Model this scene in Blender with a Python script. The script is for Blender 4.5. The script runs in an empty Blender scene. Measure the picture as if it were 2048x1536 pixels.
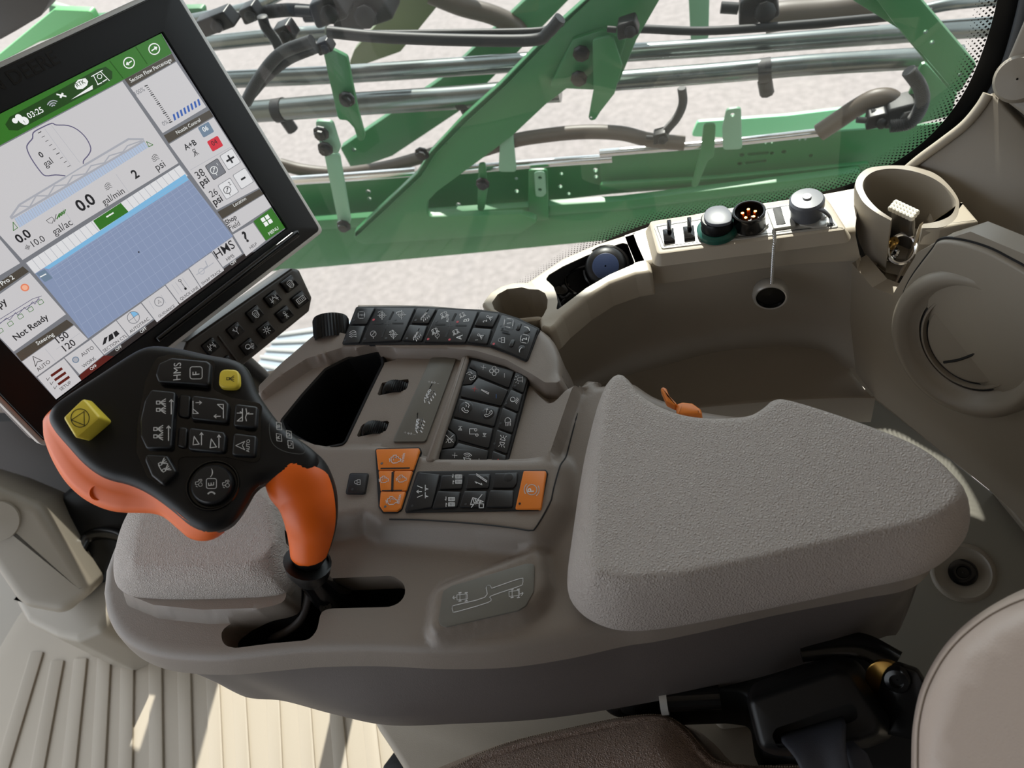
import bpy, math, random
import numpy as np
from mathutils import Vector, Matrix, geometry
random.seed(7)
C = bpy.context.scene.collection
# ---------------------------------------------------------------- camera
FPX = 1540.0
_d = Vector((522, 1217, 1540)).normalized()
_v = Vector((-4887, 147, 1540)); _v = (_v - _d*_v.dot(_d)).normalized()
XC = -_v; ZC = -_d; YC = ZC.cross(XC)
CAM = Vector((0, 0, 1.30))
cd = bpy.data.cameras.new('camera'); cam = bpy.data.objects.new('camera', cd); C.objects.link(cam)
R3 = Matrix(((XC.x, -XC.y, -XC.z), (YC.x, -YC.y, -YC.z), (ZC.x, -ZC.y, -ZC.z)))
cam.matrix_world = Matrix.Translation(CAM) @ R3.to_4x4()
cd.sensor_width = 36; cd.lens = FPX/2048*36; cd.clip_start = 0.02; cd.clip_end = 200
cd.dof.use_dof = True; cd.dof.focus_distance = 0.80; cd.dof.aperture_fstop = 8.5
bpy.context.scene.camera = cam
# ---------------------------------------------------------------- light
w = bpy.data.worlds.new('sky'); bpy.context.scene.world = w; w.use_nodes = True
bg = w.node_tree.nodes['Background']; bg.inputs[0].default_value = (0.86, 0.93, 1.0, 1); bg.inputs[1].default_value = 2.0
SUN_TO = Vector((-0.06, 0.85, 1.0)).normalized()      # direction towards the sun
sd = bpy.data.lights.new('sun', 'SUN'); sun = bpy.data.objects.new('sun', sd); C.objects.link(sun)
sun.rotation_euler = SUN_TO.to_track_quat('Z', 'Y').to_euler(); sun.location = (0, 0, 5)
sd.energy = 8.5; sd.angle = 0.009; sd.color = (1.0, 0.96, 0.89)
vs = bpy.context.scene.view_settings
vs.view_transform = 'Standard'; vs.look = 'None'; vs.gamma = 1; vs.use_curve_mapping = False; vs.exposure = 0.0
# ---------------------------------------------------------------- helpers: geometry
def ray(px, py):
    p = Vector((px-1024, py-768, FPX))
    return Vector((p.dot(XC), p.dot(YC), p.dot(ZC)))
def hitp(px, py, p0, n):
    r = ray(px, py); t = (p0-CAM).dot(n)/r.dot(n)
    return CAM + r*t
def atz(px, py, z): return hitp(px, py, Vector((0, 0, z)), Vector((0, 0, 1)))
def aty(px, py, y): return hitp(px, py, Vector((0, y, 0)), Vector((0, 1, 0)))
def camdir(x, y, z): return Vector((XC.x*x+XC.y*y+XC.z*z, YC.x*x+YC.y*y+YC.z*z, ZC.x*x+ZC.y*y+ZC.z*z)).normalized()
class Plane:
    """a flat face of a thing: origin, two axes, normal; traced points are stored in its own metres"""
    def __init__(s, o, n, ux=None):
        s.o = Vector(o); s.n = Vector(n).normalized()
        a = Vector(ux) if ux is not None else Vector((1, 0, 0))
        s.x = (a - s.n*a.dot(s.n)).normalized(); s.y = s.n.cross(s.x)
    def px(s, x, y, h=0.0):
        p = hitp(x, y, s.o+s.n*h, s.n)-s.o
        return (p.dot(s.x), p.dot(s.y))
    def pxs(s, pts, h=0.0): return [s.px(a, b, h) for a, b in pts]
    def w(s, u, v, h=0.0): return s.o+s.x*u+s.y*v+s.n*h
def zplane(z): return Plane((0, 0, z), (0, 0, 1))
def area(p): return 0.5*sum(p[i-1][0]*p[i][1]-p[i][0]*p[i-1][1] for i in range(len(p)))
def ccw(p): return list(p) if area(p) > 0 else list(p)[::-1]
def rnd(poly, r, n=5):
    """round the corners of a closed polygon; r one radius or a list"""
    out = []; N = len(poly)
    for i in range(N):
        a = Vector(poly[i-1]); b = Vector(poly[i]); c = Vector(poly[(i+1) % N])
        rr = r[i] if isinstance(r, (list, tuple)) else r
        u = (a-b); v = (c-b); lu = u.length; lv = v.length
        if lu < 1e-9 or lv < 1e-9: continue
        u /= lu; v /= lv; cs = max(-1, min(1, u.dot(v))); ang = math.acos(cs)
        if rr <= 0 or ang > math.pi-0.05: out.append((b.x, b.y)); continue
        t = min(rr/math.tan(ang/2), 0.48*lu, 0.48*lv)
        p = b+u*t; q = b+v*t
        for k in range(n+1):
            s = k/n; w_ = p*(1-s)**2+b*2*s*(1-s)+q*s*s; out.append((w_.x, w_.y))
    return out
def cat(pts, n=6, closed=True):
    """Catmull-Rom through points (any dimension)"""
    P = [np.array(p, float) for p in pts]; N = len(P); out = []
    rng = range(N) if closed else range(N-1)
    for i in rng:
        p0 = P[(i-1) % N] if closed or i > 0 else 2*P[0]-P[1]
        p1 = P[i]; p2 = P[(i+1) % N]
        p3 = P[(i+2) % N] if closed or i < N-2 else 2*P[-1]-P[-2]
        for k in range(n):
            t = k/n
            out.append(tuple(0.5*((2*p1)+(-p0+p2)*t+(2*p0-5*p1+4*p2-p3)*t*t+(-p0+3*p1-3*p2+p3)*t**3)))
    if not closed: out.append(tuple(P[-1]))
    return out
def resamp(pts, n, closed=False):
    P = np.array(pts, float)
    if closed: P = np.vstack([P, P[:1]])
    d = np.r_[0, np.cumsum(np.linalg.norm(np.diff(P, axis=0), axis=1))]
    t = np.linspace(0, d[-1], n+1 if closed else n)
    o = np.stack([np.interp(t, d, P[:, k]) for k in range(P.shape[1])], 1)
    return [tuple(q) for q in (o[:-1] if closed else o)]
def dens(poly, step):
    L = 0; P = list(poly)
    for i in range(len(P)): L += math.dist(P[i-1], P[i])
    return resamp(P, max(8, int(L/step)), True)
def off(poly, d):
    """offset a ccw polygon inwards by d"""
    N = len(poly); out = []
    for i in range(N):
        a = poly[i-1]; b = poly[i]; c = poly[(i+1) % N]
        e1 = (b[0]-a[0], b[1]-a[1]); e2 = (c[0]-b[0], c[1]-b[1])
        l1 = math.hypot(*e1) or 1e-9; l2 = math.hypot(*e2) or 1e-9
        n1 = (-e1[1]/l1, e1[0]/l1); n2 = (-e2[1]/l2, e2[0]/l2)
        m = (n1[0]+n2[0], n1[1]+n2[1]); q = 1+n1[0]*n2[0]+n1[1]*n2[1]
        q = max(q, 0.35)
        out.append((b[0]+m[0]/q*d, b[1]+m[1]/q*d))
    return out
def pdist(pts, poly):
    """distance of points to the outline, and inside flags"""
    P = np.asarray(pts, float); A = np.asarray(poly, float); B = np.roll(A, -1, 0)
    best = np.full(len(P), 1e9); ins = np.zeros(len(P), bool)
    for a, b in zip(A, B):
        e = b-a; L = e@e
        if L < 1e-18: continue
        t = np.clip(((P-a)@e)/L, 0, 1); q = P-(a+t[:, None]*e)
        best = np.minimum(best, np.einsum('ij,ij->i', q, q))
        c = ((a[1] > P[:, 1]) != (b[1] > P[:, 1]))
        if c.any():
            with np.errstate(divide='ignore', invalid='ignore'):
                xx = (b[0]-a[0])*(P[:, 1]-a[1])/(b[1]-a[1])+a[0]
            ins ^= c & (P[:, 0] < xx)
    return np.sqrt(best), ins
def sdist(pts, poly):
    d, i = pdist(pts, poly); return np.where(i, d, -d)
def sstep(x): x = np.clip(x, 0, 1); return x*x*(3-2*x)
def cdt(outer, holes, pts):
    V = []; E = []
    for L in [outer]+list(holes):
        s = len(V); V += [Vector(p) for p in L]; E += [(s+i, s+(i+1) % len(L)) for i in range(len(L))]
    V += [Vector(p) for p in pts]
    r = geometry.delaunay_2d_cdt(V, E, [], 0, 1e-7)
    v = [tuple(q) for q in r[0]]; f = [tuple(t) for t in r[2]]
    cen = np.array([[(v[t[0]][k]+v[t[1]][k]+v[t[2]][k])/3 for k in (0, 1)] for t in f])
    keep = pdist(cen, outer)[1]
    for h in holes: keep &= ~pdist(cen, h)[1]
    o = []
    for t, k in zip(f, keep):
        if not k: continue
        a, b, c = (v[i] for i in t)
        ar = (b[0]-a[0])*(c[1]-a[1])-(c[0]-a[0])*(b[1]-a[1])
        if abs(ar) < 1e-14: continue
        o.append(t if ar > 0 else t[::-1])
    return v, o
# ---------------------------------------------------------------- mesh builder
_txt = {}
def text_geo(s, bold=0.0):
    k = (s, bold)
    if k not in _txt:
        cu = bpy.data.curves.new('t', 'FONT'); cu.body = s; cu.offset = bold; cu.resolution_u = 3
        ob = bpy.data.objects.new('t', cu); C.objects.link(ob)
        bpy.context.view_layer.update()
        dg = bpy.context.evaluated_depsgraph_get()
        me = bpy.data.meshes.new_from_object(ob.evaluated_get(dg))
        v = [(a.co.x, a.co.y) for a in me.vertices]; f = [tuple(p.vertices) for p in me.polygons]
        bpy.data.meshes.remove(me); bpy.data.objects.remove(ob); bpy.data.curves.remove(cu)
        x0 = min(a[0] for a in v); x1 = max(a[0] for a in v)
        _txt[k] = ([(a[0]-x0, a[1]) for a in v], f, x1-x0)
    return _txt[k]
class MB:
    def __init__(s): s.v = []; s.f = []; s.m = []; s.mats = []
    def mi(s, m):
        if m not in s.mats: s.mats.append(m)
        return s.mats.index(m)
    def add(s, verts, faces, m):
        b = len(s.v); i = s.mi(m)
        s.v += [tuple(q) for q in verts]
        for f in faces: s.f.append(tuple(b+k for k in f)); s.m.append(i)
        return s
    def prism(s, pl, poly, h0, h1, m, bev=0.0, seg=3, bottom=True, holes=(), mtop=None):
        """a plate standing on plane pl between heights h0 and h1 with a rounded upper edge"""
        P = ccw(poly); N = len(P); mtop = mtop or m
        rings = [(P, h0)]
        if bev > 0:
            rings.append((P, h1-bev))
            for k in range(1, seg+1):
                a = k/seg*math.pi/2
                rings.append((off(P, bev*(1-math.cos(a))), h1-bev+bev*math.sin(a)))
        else: rings.append((P, h1))
        V = []; F = []
        for R, h in rings: V += [pl.w(a, b, h) for a, b in R]
        for k in range(len(rings)-1):
            for i in range(N):
                j = (i+1) % N; F.append((k*N+i, k*N+j, (k+1)*N+j, (k+1)*N+i))
        s.add(V, F, m)
        top = rings[-1][0]
        if holes:
            H = [ccw(h) for h in holes]
            v, f = cdt(top, H, [])
            s.add([pl.w(a, b, h1) for a, b in v], f, mtop)
            if bottom: s.add([pl.w(a, b, h0) for a, b in v], [t[::-1] for t in f], m)
            for h in H:
                n = len(h); s.add([pl.w(a, b, h1) for a, b in h]+[pl.w(a, b, h0) for a, b in h], [(i, n+i, n+(i+1) % n, (i+1) % n) for i in range(n)], m)
        else:
            s.add([pl.w(a, b, h1) for a, b in top], [tuple(range(N))], mtop)
            if bottom: s.add([pl.w(a, b, h0) for a, b in P], [tuple(range(N))[::-1]], m)
        return s
    def flat(s, pl, poly, h, m):
        P = ccw(poly); return s.add([pl.w(a, b, h) for a, b in P], [tuple(range(len(P)))], m)
    def stroke(s, pl, pts, wd, h, m, closed=False):
        """a painted line of width wd (metres) through plane points"""
        P = [Vector(p) for p in pts]
        if closed: P.append(P[0])
        for a, b in zip(P, P[1:]):
            d = b-a
            if d.length < 1e-9: continue
            d.normalize(); n = Vector((-d.y, d.x))*wd/2; e = d*wd*0.3
            q = [a-e-n, b+e-n, b+e+n, a-e+n]
            s.add([pl.w(c.x, c.y, h) for c in q], [(0, 1, 2, 3)], m)
        return s
    def text(s, pl, txt, a, b, h, m, bold=0.0, size=None, just='fit'):
        """lettering along the base line a->b (plane points); size fits the line unless given"""
        v, f, wd = text_geo(txt, bold); a = Vector(a); b = Vector(b); d = (b-a); L = d.length; d.normalize(); n = Vector((-d.y, d.x))
        k = L/wd if size is None else size; sh = 0.0
        if len(txt) == 1 and size is None: k = L/.62; just = 'mid'
        if just == 'mid': sh = (L-wd*k)/2
        s.add([pl.w(*(a+d*(x*k+sh)+n*(y*k)), h) for x, y in v], f, m); return s
    def tube(s, pts, r, m, n=12, caps=True, closed=False, sy=1.0, up=None, mf=None):
        """round (or flattened by sy) tube through 3-D points; r one radius or a list"""
        P = [Vector(p) for p in pts]; N = len(P); rr = r if isinstance(r, (list, tuple)) else [r]*N
        T = []
        for i in range(N):
            a = P[i-1] if (i or closed) else P[0]; b = P[(i+1) % N] if (i < N-1 or closed) else P[-1]
            T.append((b-a).normalized())
        u = Vector(up) if up is not None else (Vector((0, 0, 1)) if abs(T[0].z) < 0.9 else Vector((1, 0, 0)))
        V = []
        for i in range(N):
            u = (u-T[i]*u.dot(T[i])).normalized(); w_ = T[i].cross(u)
            for k in range(n):
                a = 2*math.pi*k/n; V.append(P[i]+u*(math.cos(a)*rr[i]*sy)+w_*(math.sin(a)*rr[i]))
        F = []; M = N if closed else N-1
        for i in range(M):
            for k in range(n):
                j = (i+1) % N; F.append((i*n+k, i*n+(k+1) % n, j*n+(k+1) % n, j*n+k))
        if mf:
            b = len(s.v); s.v += [tuple(q) for q in V]
            for q, f in enumerate(F): s.f.append(tuple(b+t for t in f)); s.m.append(s.mi(mf(q//n, q % n)))
        else: s.add(V, F, m)
        if caps and not closed:
            s.add(V[:n], [tuple(range(n))[::-1]], m); s.add(V[-n:], [tuple(range(n))], m)
        return s
    def lathe(s, o, ax, prof, m, n=32, ux=None):
        """profile [(radius, height)...] turned about axis ax through o"""
        pl = Plane(o, ax, ux if ux is not None else (Vector((1, 0.01, 0)) if abs(Vector(ax).normalized().x) < 0.9 else Vector((0, 1, 0))))
        V = []; F = []
        for r, h in prof:
            for k in range(n):
                a = 2*math.pi*k/n; V.append(pl.w(max(r, 1e-5)*math.cos(a), max(r, 1e-5)*math.sin(a), h))
        for i in range(len(prof)-1):
            for k in range(n): F.append((i*n+k, i*n+(k+1) % n, (i+1)*n+(k+1) % n, (i+1)*n+k))
        return s.add(V, F, m)
    def loft(s, rows, m, closed=False):
        n = len(rows[0]); V = [p for r in rows for p in r]; F = []
        for i in range(len(rows)-1):
            for k in range(n if closed else n-1):
                F.append((i*n+k, i*n+(k+1) % n, (i+1)*n+(k+1) % n, (i+1)*n+k))
        return s.add(V, F, m)
    def build(s, name, parent=None, ang=38, weld=1e-5, flip=False):
        me = bpy.data.meshes.new(name); me.from_pydata([tuple(q) for q in s.v], [], s.f)
        for m in s.mats: me.materials.append(m)
        me.polygons.foreach_set('material_index', s.m)
        import bmesh
        bm = bmesh.new(); bm.from_mesh(me)
        if weld: bmesh.ops.remove_doubles(bm, verts=bm.verts, dist=weld)
        if flip == 'auto': bmesh.ops.recalc_face_normals(bm, faces=bm.faces)
        elif flip: bmesh.ops.reverse_faces(bm, faces=bm.faces)
        c = math.cos(math.radians(ang))
        for f in bm.faces: f.smooth = True
        bm.normal_update()
        for e in bm.edges:
            if len(e.link_faces) == 2:
                if e.link_faces[0].normal.dot(e.link_faces[1].normal) < c: e.smooth = False
            elif len(e.link_faces) > 2: e.smooth = False
        bm.to_mesh(me); bm.free()
        ob = bpy.data.objects.new(name, me); C.objects.link(ob)
        if parent is not None:
            ob.parent = parent; ob.matrix_parent_inverse = parent.matrix_world.inverted()
        return ob
def tag(o, label, cat_, group=None):
    o['label'] = label; o['category'] = cat_
    if group: o['group'] = group
    return o
def thing(name, label, cat_, loc, group=None):
    o = bpy.data.objects.new(name, None); C.objects.link(o); o.location = loc; o.empty_display_size = 0.02
    o.matrix_world = Matrix.Translation(Vector(loc))
    return tag(o, label, cat_, group)
def struct(o): o['kind'] = 'structure'; return o
def relief(mb, pl, outline, zf, m, step=0.006, rings=(), holes=(), feats=(), skirt=(), hskirt=0.0, ostep=None):
    """a moulded skin over plane pl: outline + inner feature lines, height from zf(points)"""
    O = dens(ccw(outline), ostep or step); P = []
    xs = [p[0] for p in O]; ys = [p[1] for p in O]
    H = [dens(ccw(h), min(step, 0.004)) for h in holes]
    for r in rings: P += [q for q in off(O, r)]
    P = [p for p, d, i in zip(P, *pdist(P, O)) if i] if P else []
    if P:
        A = sdist(P, O); rr = []
        k = 0
        P = [p for p, d in zip(P, A) if d > min(rings)*0.8]
    FP = []
    for f in feats:
        F = dens(ccw(f), step*0.5); FP += F
    gx = np.arange(min(xs), max(xs), step); gy = np.arange(min(ys), max(ys), step)
    G = np.array([(a+(step/2 if j % 2 else 0), b) for j, b in enumerate(gy) for a in gx])
    d = sdist(G, O); ok = d > ((max(rings)+step*.3) if rings else step*0.5)
    for h in H: ok &= sdist(G, h) < -step*0.4
    G = [tuple(q) for q in G[ok]]
    for f in feats:
        if G:
            d_, _i = pdist(G, f); G = [q for q, a in zip(G, d_) if a > step*0.55]
        if P:
            d_, _i = pdist(P, f); P = [q for q, a in zip(P, d_) if a > 0.0006]
    P += G+FP
    if H and P:
        okk = np.ones(len(P), bool)
        for h in H: okk &= sdist(P, h) < -0.0008
        P = [p for p, o_ in zip(P, okk) if o_]
    P = [p for p, d_ in zip(P, sdist(P, O)) if d_ > 0.0004]
    v, f = cdt(O, H, P)
    z = zf(np.array(v))
    mb.add([pl.w(a, b, c) for (a, b), c in zip(v, z)], f, m)
    if skirt:
        zo = zf(np.array(O)); n = len(O); rows = [[pl.w(a, b, c) for (a, b), c in zip(O, zo)]]
        for d_, h_ in skirt:
            Q = off(O, -d_); rows.append([pl.w(a, b, c+h_) for (a, b), c in zip(Q, zo)])
        rows = rows[::-1]; mb.loft(rows, m, closed=True)
    if hskirt:
        for h in H:
            zo = zf(np.array(h)); n = len(h)
            mb.loft([[pl.w(a, b, c) for (a, b), c in zip(h, zo)], [pl.w(a, b, c-hskirt) for (a, b), c in zip(h, zo)]], m, closed=True)
    return mb
# ---------------------------------------------------------------- materials
def srgb(*c): return tuple((x/255/12.92 if x <= 10 else ((x/255+0.055)/1.055)**2.4) for x in c)+(1,)
def mat(name, col, rough=0.5, metal=0.0, spec=0.5, bump=None, var=0.0, emit=0.0, coat=0.0):
    m = bpy.data.materials.new(name); m.use_nodes = True; nt = m.node_tree; b = nt.nodes['Principled BSDF']
    b.inputs['Base Color'].default_value = col; b.inputs['Roughness'].default_value = rough; b.inputs['Metallic'].default_value = metal
    b.inputs['Specular IOR Level'].default_value = spec; b.inputs['Coat Weight'].default_value = coat; b.inputs['Coat Roughness'].default_value = 0.15
    if emit: b.inputs['Emission Color'].default_value = col; b.inputs['Emission Strength'].default_value = emit
    tc = nt.nodes.new('ShaderNodeTexCoord')
    if bump:
        kind, sc, st, dist = bump
        if kind == 'leather':
            t = nt.nodes.new('ShaderNodeTexVoronoi'); t.feature = 'DISTANCE_TO_EDGE'; t.inputs['Scale'].default_value = sc
            n2 = nt.nodes.new('ShaderNodeTexNoise'); n2.inputs['Scale'].default_value = sc*0.8
            mx = nt.nodes.new('ShaderNodeVectorMath'); mx.operation = 'MULTIPLY_ADD'; mx.inputs[1].default_value = (1.6/sc,)*3
            nt.links.new(tc.outputs['Object'], n2.inputs['Vector']); nt.links.new(n2.outputs['Color'], mx.inputs[0]); nt.links.new(tc.outputs['Object'], mx.inputs[2])
            nt.links.new(mx.outputs[0], t.inputs['Vector'])
            rp = nt.nodes.new('ShaderNodeMapRange'); rp.inputs[2].default_value = 0.35; nt.links.new(t.outputs['Distance'], rp.inputs[0]); out = rp.outputs[0]
        else:
            t = nt.nodes.new('ShaderNodeTexNoise'); t.inputs['Scale'].default_value = sc; t.inputs['Detail'].default_value = 3
            nt.links.new(tc.outputs['Object'], t.inputs['Vector']); out = t.outputs['Fac']
        bp = nt.nodes.new('ShaderNodeBump'); bp.inputs['Strength'].default_value = st; bp.inputs['Distance'].default_value = dist
        nt.links.new(out, bp.inputs['Height']); nt.links.new(bp.outputs[0], b.inputs['Normal'])
    if var:
        n = nt.nodes.new('ShaderNodeTexNoise'); n.inputs['Scale'].default_value = 9; n.inputs['Detail'].default_value = 6
        nt.links.new(tc.outputs['Object'], n.inputs['Vector'])
        cr = nt.nodes.new('ShaderNodeMix'); cr.data_type = 'RGBA'
        cr.inputs[6].default_value = tuple(c*(1-var) for c in col[:3])+(1,); cr.inputs[7].default_value = tuple(min(1, c*(1+var)) for c in col[:3])+(1,)
        nt.links.new(n.outputs['Fac'], cr.inputs[0]); nt.links.new(cr.outputs[2], b.inputs['Base Color'])
    return m
TAUPE = mat('taupe_plastic', srgb(134, 124, 115), 0.42, bump=('noise', 900, 0.25, 0.0006))
TAUPE2 = mat('taupe_smooth', srgb(150, 140, 131), 0.38, bump=('noise', 500, 0.1, 0.0004))
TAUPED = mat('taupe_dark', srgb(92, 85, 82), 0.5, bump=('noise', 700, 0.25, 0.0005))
LEATH = mat('armrest_leather', srgb(178, 169, 162), 0.40, bump=('leather', 430, 0.6, 0.0011))
SEATL = mat('seat_leather', srgb(142, 122, 110), 0.42, bump=('leather', 400, 0.7, 0.0012))
SEATB = mat('seat_leather_light', srgb(192, 175, 163), 0.36, bump=('leather', 420, 0.16, 0.0006))
BEIGE = mat('beige_plastic', srgb(176, 166, 150), 0.36, bump=('noise', 600, 0.1, 0.0005))
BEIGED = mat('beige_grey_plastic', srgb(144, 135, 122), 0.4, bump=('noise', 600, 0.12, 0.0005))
MATF = mat('floor_mat_rubber', srgb(160, 149, 134), 0.55, bump=('noise', 800, 0.3, 0.0006))
BLK = mat('black_plastic', srgb(15, 15, 16), 0.38, spec=0.3, bump=('noise', 900, 0.1, 0.0003))
BLKG = mat('black_gloss', srgb(14, 14, 15), 0.18)
BLKM = mat('black_matte', srgb(16, 16, 18), 0.6)
KEY = mat('key_black', srgb(30, 31, 34), 0.33, bump=('noise', 1200, 0.1, 0.0002))
SOFT = mat('soft_black', srgb(20, 20, 22), 0.42, spec=0.35, bump=('noise', 1500, 0.08, 0.0002))
ORG = mat('orange_plastic', srgb(250, 110, 22), 0.38)
ORGK = mat('orange_key', srgb(232, 130, 44), 0.36)
YEL = mat('yellow_key', srgb(238, 214, 76), 0.38)
WHT = mat('white_print', srgb(225, 226, 228), 0.5)
REDP = mat('red_print', srgb(214, 60, 60), 0.5)
BLUP = mat('blue_print', srgb(70, 130, 210), 0.5)
GRYP = mat('grey_print', srgb(96, 98, 100), 0.5)
REDL = mat('red_lamp', srgb(205, 70, 84), 0.3)
LABEL = mat('label_grey', srgb(112, 110, 103), 0.4, metal=0.15)
SILV = mat('silver_trim', srgb(188, 186, 182), 0.35, metal=0.35)
CHR = mat('chrome', srgb(215, 215, 215), 0.16, metal=1.0)
STEEL = mat('pipe_steel', srgb(118, 124, 122), 0.25, metal=0.85, var=0.2)
BRASS = mat('brass', srgb(200, 160, 90), 0.3, metal=1.0)
GRN = mat('green_paint', srgb(44, 108, 62), 0.38, var=0.12)
GRNL = mat('green_paint_pale', srgb(110, 150, 124), 0.45, var=0.08)
RUBB = mat('hose_rubber', srgb(26, 27, 28), 0.5, spec=0.3)
RUBBR = mat('hose_brown', srgb(72, 62, 52), 0.5, var=0.2)
# ================================================================ the place: ground, floor, cab body, window
def grow(z): return Plane((0, 0, z), (0, 0, 1))
GROUNDZ = -1.45
gm = bpy.data.materials.new('sunlit_concrete'); gm.use_nodes = True; nt = gm.node_tree; pb = nt.nodes['Principled BSDF']; pb.inputs['Roughness'].default_value = .9
n1 = nt.nodes.new('ShaderNodeTexNoise'); n1.inputs['Scale'].default_value = 22; n1.inputs['Detail'].default_value = 8
tc = nt.nodes.new('ShaderNodeTexCoord'); cr = nt.nodes.new('ShaderNodeValToRGB'); nt.links.new(tc.outputs['Object'], n1.inputs['Vector']); nt.links.new(n1.outputs['Fac'], cr.inputs[0])
cr.color_ramp.elements[0].position = .3; cr.color_ramp.elements[1].position = .68
cr.color_ramp.elements[0].color = srgb(120, 113, 111); cr.color_ramp.elements[1].color = srgb(136, 128, 126); nt.links.new(cr.outputs[0], pb.inputs['Base Color'])
b = MB(); b.add([(-14, -8, GROUNDZ), (14, -8, GROUNDZ), (14, 16, GROUNDZ), (-14, 16, GROUNDZ)], [(0, 1, 2, 3)], gm); g = struct(b.build('ground'))
# floor with a ribbed rubber mat
b = MB(); b.prism(grow(0), [(-1.75, -.75), (.75, -.75), (.75, .74), (-1.45, .74), (-1.75, .6)], -.05, -.006, BEIGED); struct(b.build('floor'))
mt = MB(); z0 = grow(0)
c4 = lambda x, y: (x/2.381, 1000+y/2.381)
mt.prism(z0, rnd(pzz_ := [tuple(atz(*p, 0)[:2]) for p in [(-160, 1560), (40, 1225), (90, 1190), (300, 1150), (700, 1200), (1050, 1280), (1150, 1900), (-160, 1900)]], .03), -.006, 0, MATF, .003)
for (x0, y0, x1) in [(205,722,40),(303,762,208),(413,752,358),(530,672,498),(637,720,628),(768,740,775),(905,780,918),(1040,780,1062),(1160,780,1190),(1322,780,1345),(1465,780,1500),(1610,780,1655),(1760,800,1815)]:
    q = [c4(x0-62, y0), c4(x0, y0), c4(x1, 1276), c4(x1+(x1-x0)*.35, 1500), c4(x1-74+(x1-x0)*.35, 1500), c4(x1-66, 1276)]
    mt.prism(z0, rnd([tuple(atz(*p, .004)[:2]) for p in q], .004, 2), -.001, .0045, MATF, .0015, 2)
fm = mt.build('floor_mat'); tag(fm, 'beige rubber floor mat with long raised ribs, streaked with sunlight', 'floor mat')
# cab roof, overhang stretched for shade; unseen post and panel added to shape sunlight
b = MB(); b.prism(Plane((0, .80, 0), (0, -1, 0), (1, 0, 0)), [(-1.16, .2), (-1.03, .2), (-.98, 1.78), (-1.10, 1.78)], -.03, .03, BEIGED, .01); struct(b.build('front_shade_post'))  # unseen post added to shade the front of the mat
b = MB(); b.prism(Plane((0, .80, 0), (0, -1, 0), (1, 0, 0)), [(-1.9, .0), (-1.24, .0), (-1.22, .76), (-1.0, .80), (-1.0, 1.78), (-1.9, 1.78)], -.03, .03, BEIGED, .01); struct(b.build('front_shade_panel'))  # unseen panel added, shaped to leave a streak of sun on the mat
b = MB(); b.prism(grow(1.78), [(-1.75, -1.0), (.75, -1.0), (.75, 1.50), (-1.75, 1.50)], 0, .12, BEIGE, .01); struct(b.build('ceiling_with_shade_eave'))  # overhang reaches past a real cab's to keep the console shaded
# ---- window pane with its black ceramic border
WY = .80; wp = Plane((0, WY, 0), (0, -1, 0), (1, 0, 0))
glass = bpy.data.materials.new('window_glass'); glass.use_nodes = True; nt = glass.node_tree; nt.nodes.clear()
o_ = nt.nodes.new('ShaderNodeOutputMaterial'); mx = nt.nodes.new('ShaderNodeMixShader'); tr = nt.nodes.new('ShaderNodeBsdfTransparent'); gl = nt.nodes.new('ShaderNodeBsdfGlossy'); fr = nt.nodes.new('ShaderNodeFresnel')
tr.inputs[0].default_value = (.90, .935, .91, 1); gl.inputs['Roughness'].default_value = .02; fr.inputs[0].default_value = 1.45
nt.links.new(fr.outputs[0], mx.inputs[0]); nt.links.new(tr.outputs[0], mx.inputs[1]); nt.links.new(gl.outputs[0], mx.inputs[2])
dm = nt.nodes.new('ShaderNodeBsdfTranslucent'); dm.inputs[0].default_value = (.9, .95, .92, 1); ms = nt.nodes.new('ShaderNodeMixShader'); nz = nt.nodes.new('ShaderNodeTexNoise'); nz.inputs['Scale'].default_value = 5
mr = nt.nodes.new('ShaderNodeMapRange'); mr.inputs[3].default_value = .0; mr.inputs[4].default_value = .012; tcg = nt.nodes.new('ShaderNodeTexCoord')
nt.links.new(tcg.outputs['Object'], nz.inputs['Vector']); nt.links.new(nz.outputs['Fac'], mr.inputs[0]); nt.links.new(mr.outputs[0], ms.inputs[0]); nt.links.new(mx.outputs[0], ms.inputs[1]); nt.links.new(dm.outputs[0], ms.inputs[2]); nt.links.new(ms.outputs[0], o_.inputs[0])
fin = cat([wp.px(x, y) for x, y in [(960, 640), (1010, 600), (1080, 560), (1180, 497), (1300, 446), (1430, 424), (1560, 401), (1680, 374), (1760, 341), (1830, 297), (1885, 245), (1932, 178), (1966, 100), (1990, 20), (2004, -60), (2020, -220)]], 8, False)
def xz(a): return (a[0], -a[1])
pane = [(-1.30, -1.72)]
b = MB()
top = [wp.w(*p) for p in fin]
lo = [(p.x, p.z) for p in top]
# pane outline in (x, z)
outl = [(-1.32, 1.74), (-1.32, .38), (lo[0][0], .38)] + [(x, max(z-.05, .38)) for x, z in lo if z < 1.0][0:] + [(.42, 1.1), (.42, 1.74)]
outl = [(-1.32, 1.74), (-1.32, .30), (.46, .30), (.46, 1.74)]
vpl = Plane((0, WY+.006, 0), (0, -1, 0), (1, 0, 0)) if False else None
b.add([(x, WY+.004, z) for x, z in outl], [(0, 1, 2, 3)], glass); win = struct(b.build('window_1', weld=0))
FR = mat('ceramic_frit', srgb(10, 11, 13), .35)
b = MB()
inner = [(p.x, p.z) for p in top]
n = len(inner)
outer = [(x, .30) for x, z in inner if x < .25]
ring = inner + [(.46, inner[-1][1]), (.46, .30), (inner[0][0], .30)]
v, f = cdt(ccw(ring), [], [])
b.add([(x, WY, z) for x, z in v], f, FR)
P_ = resamp(inner, 330); step_ = math.dist(P_[0], P_[1])
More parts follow.
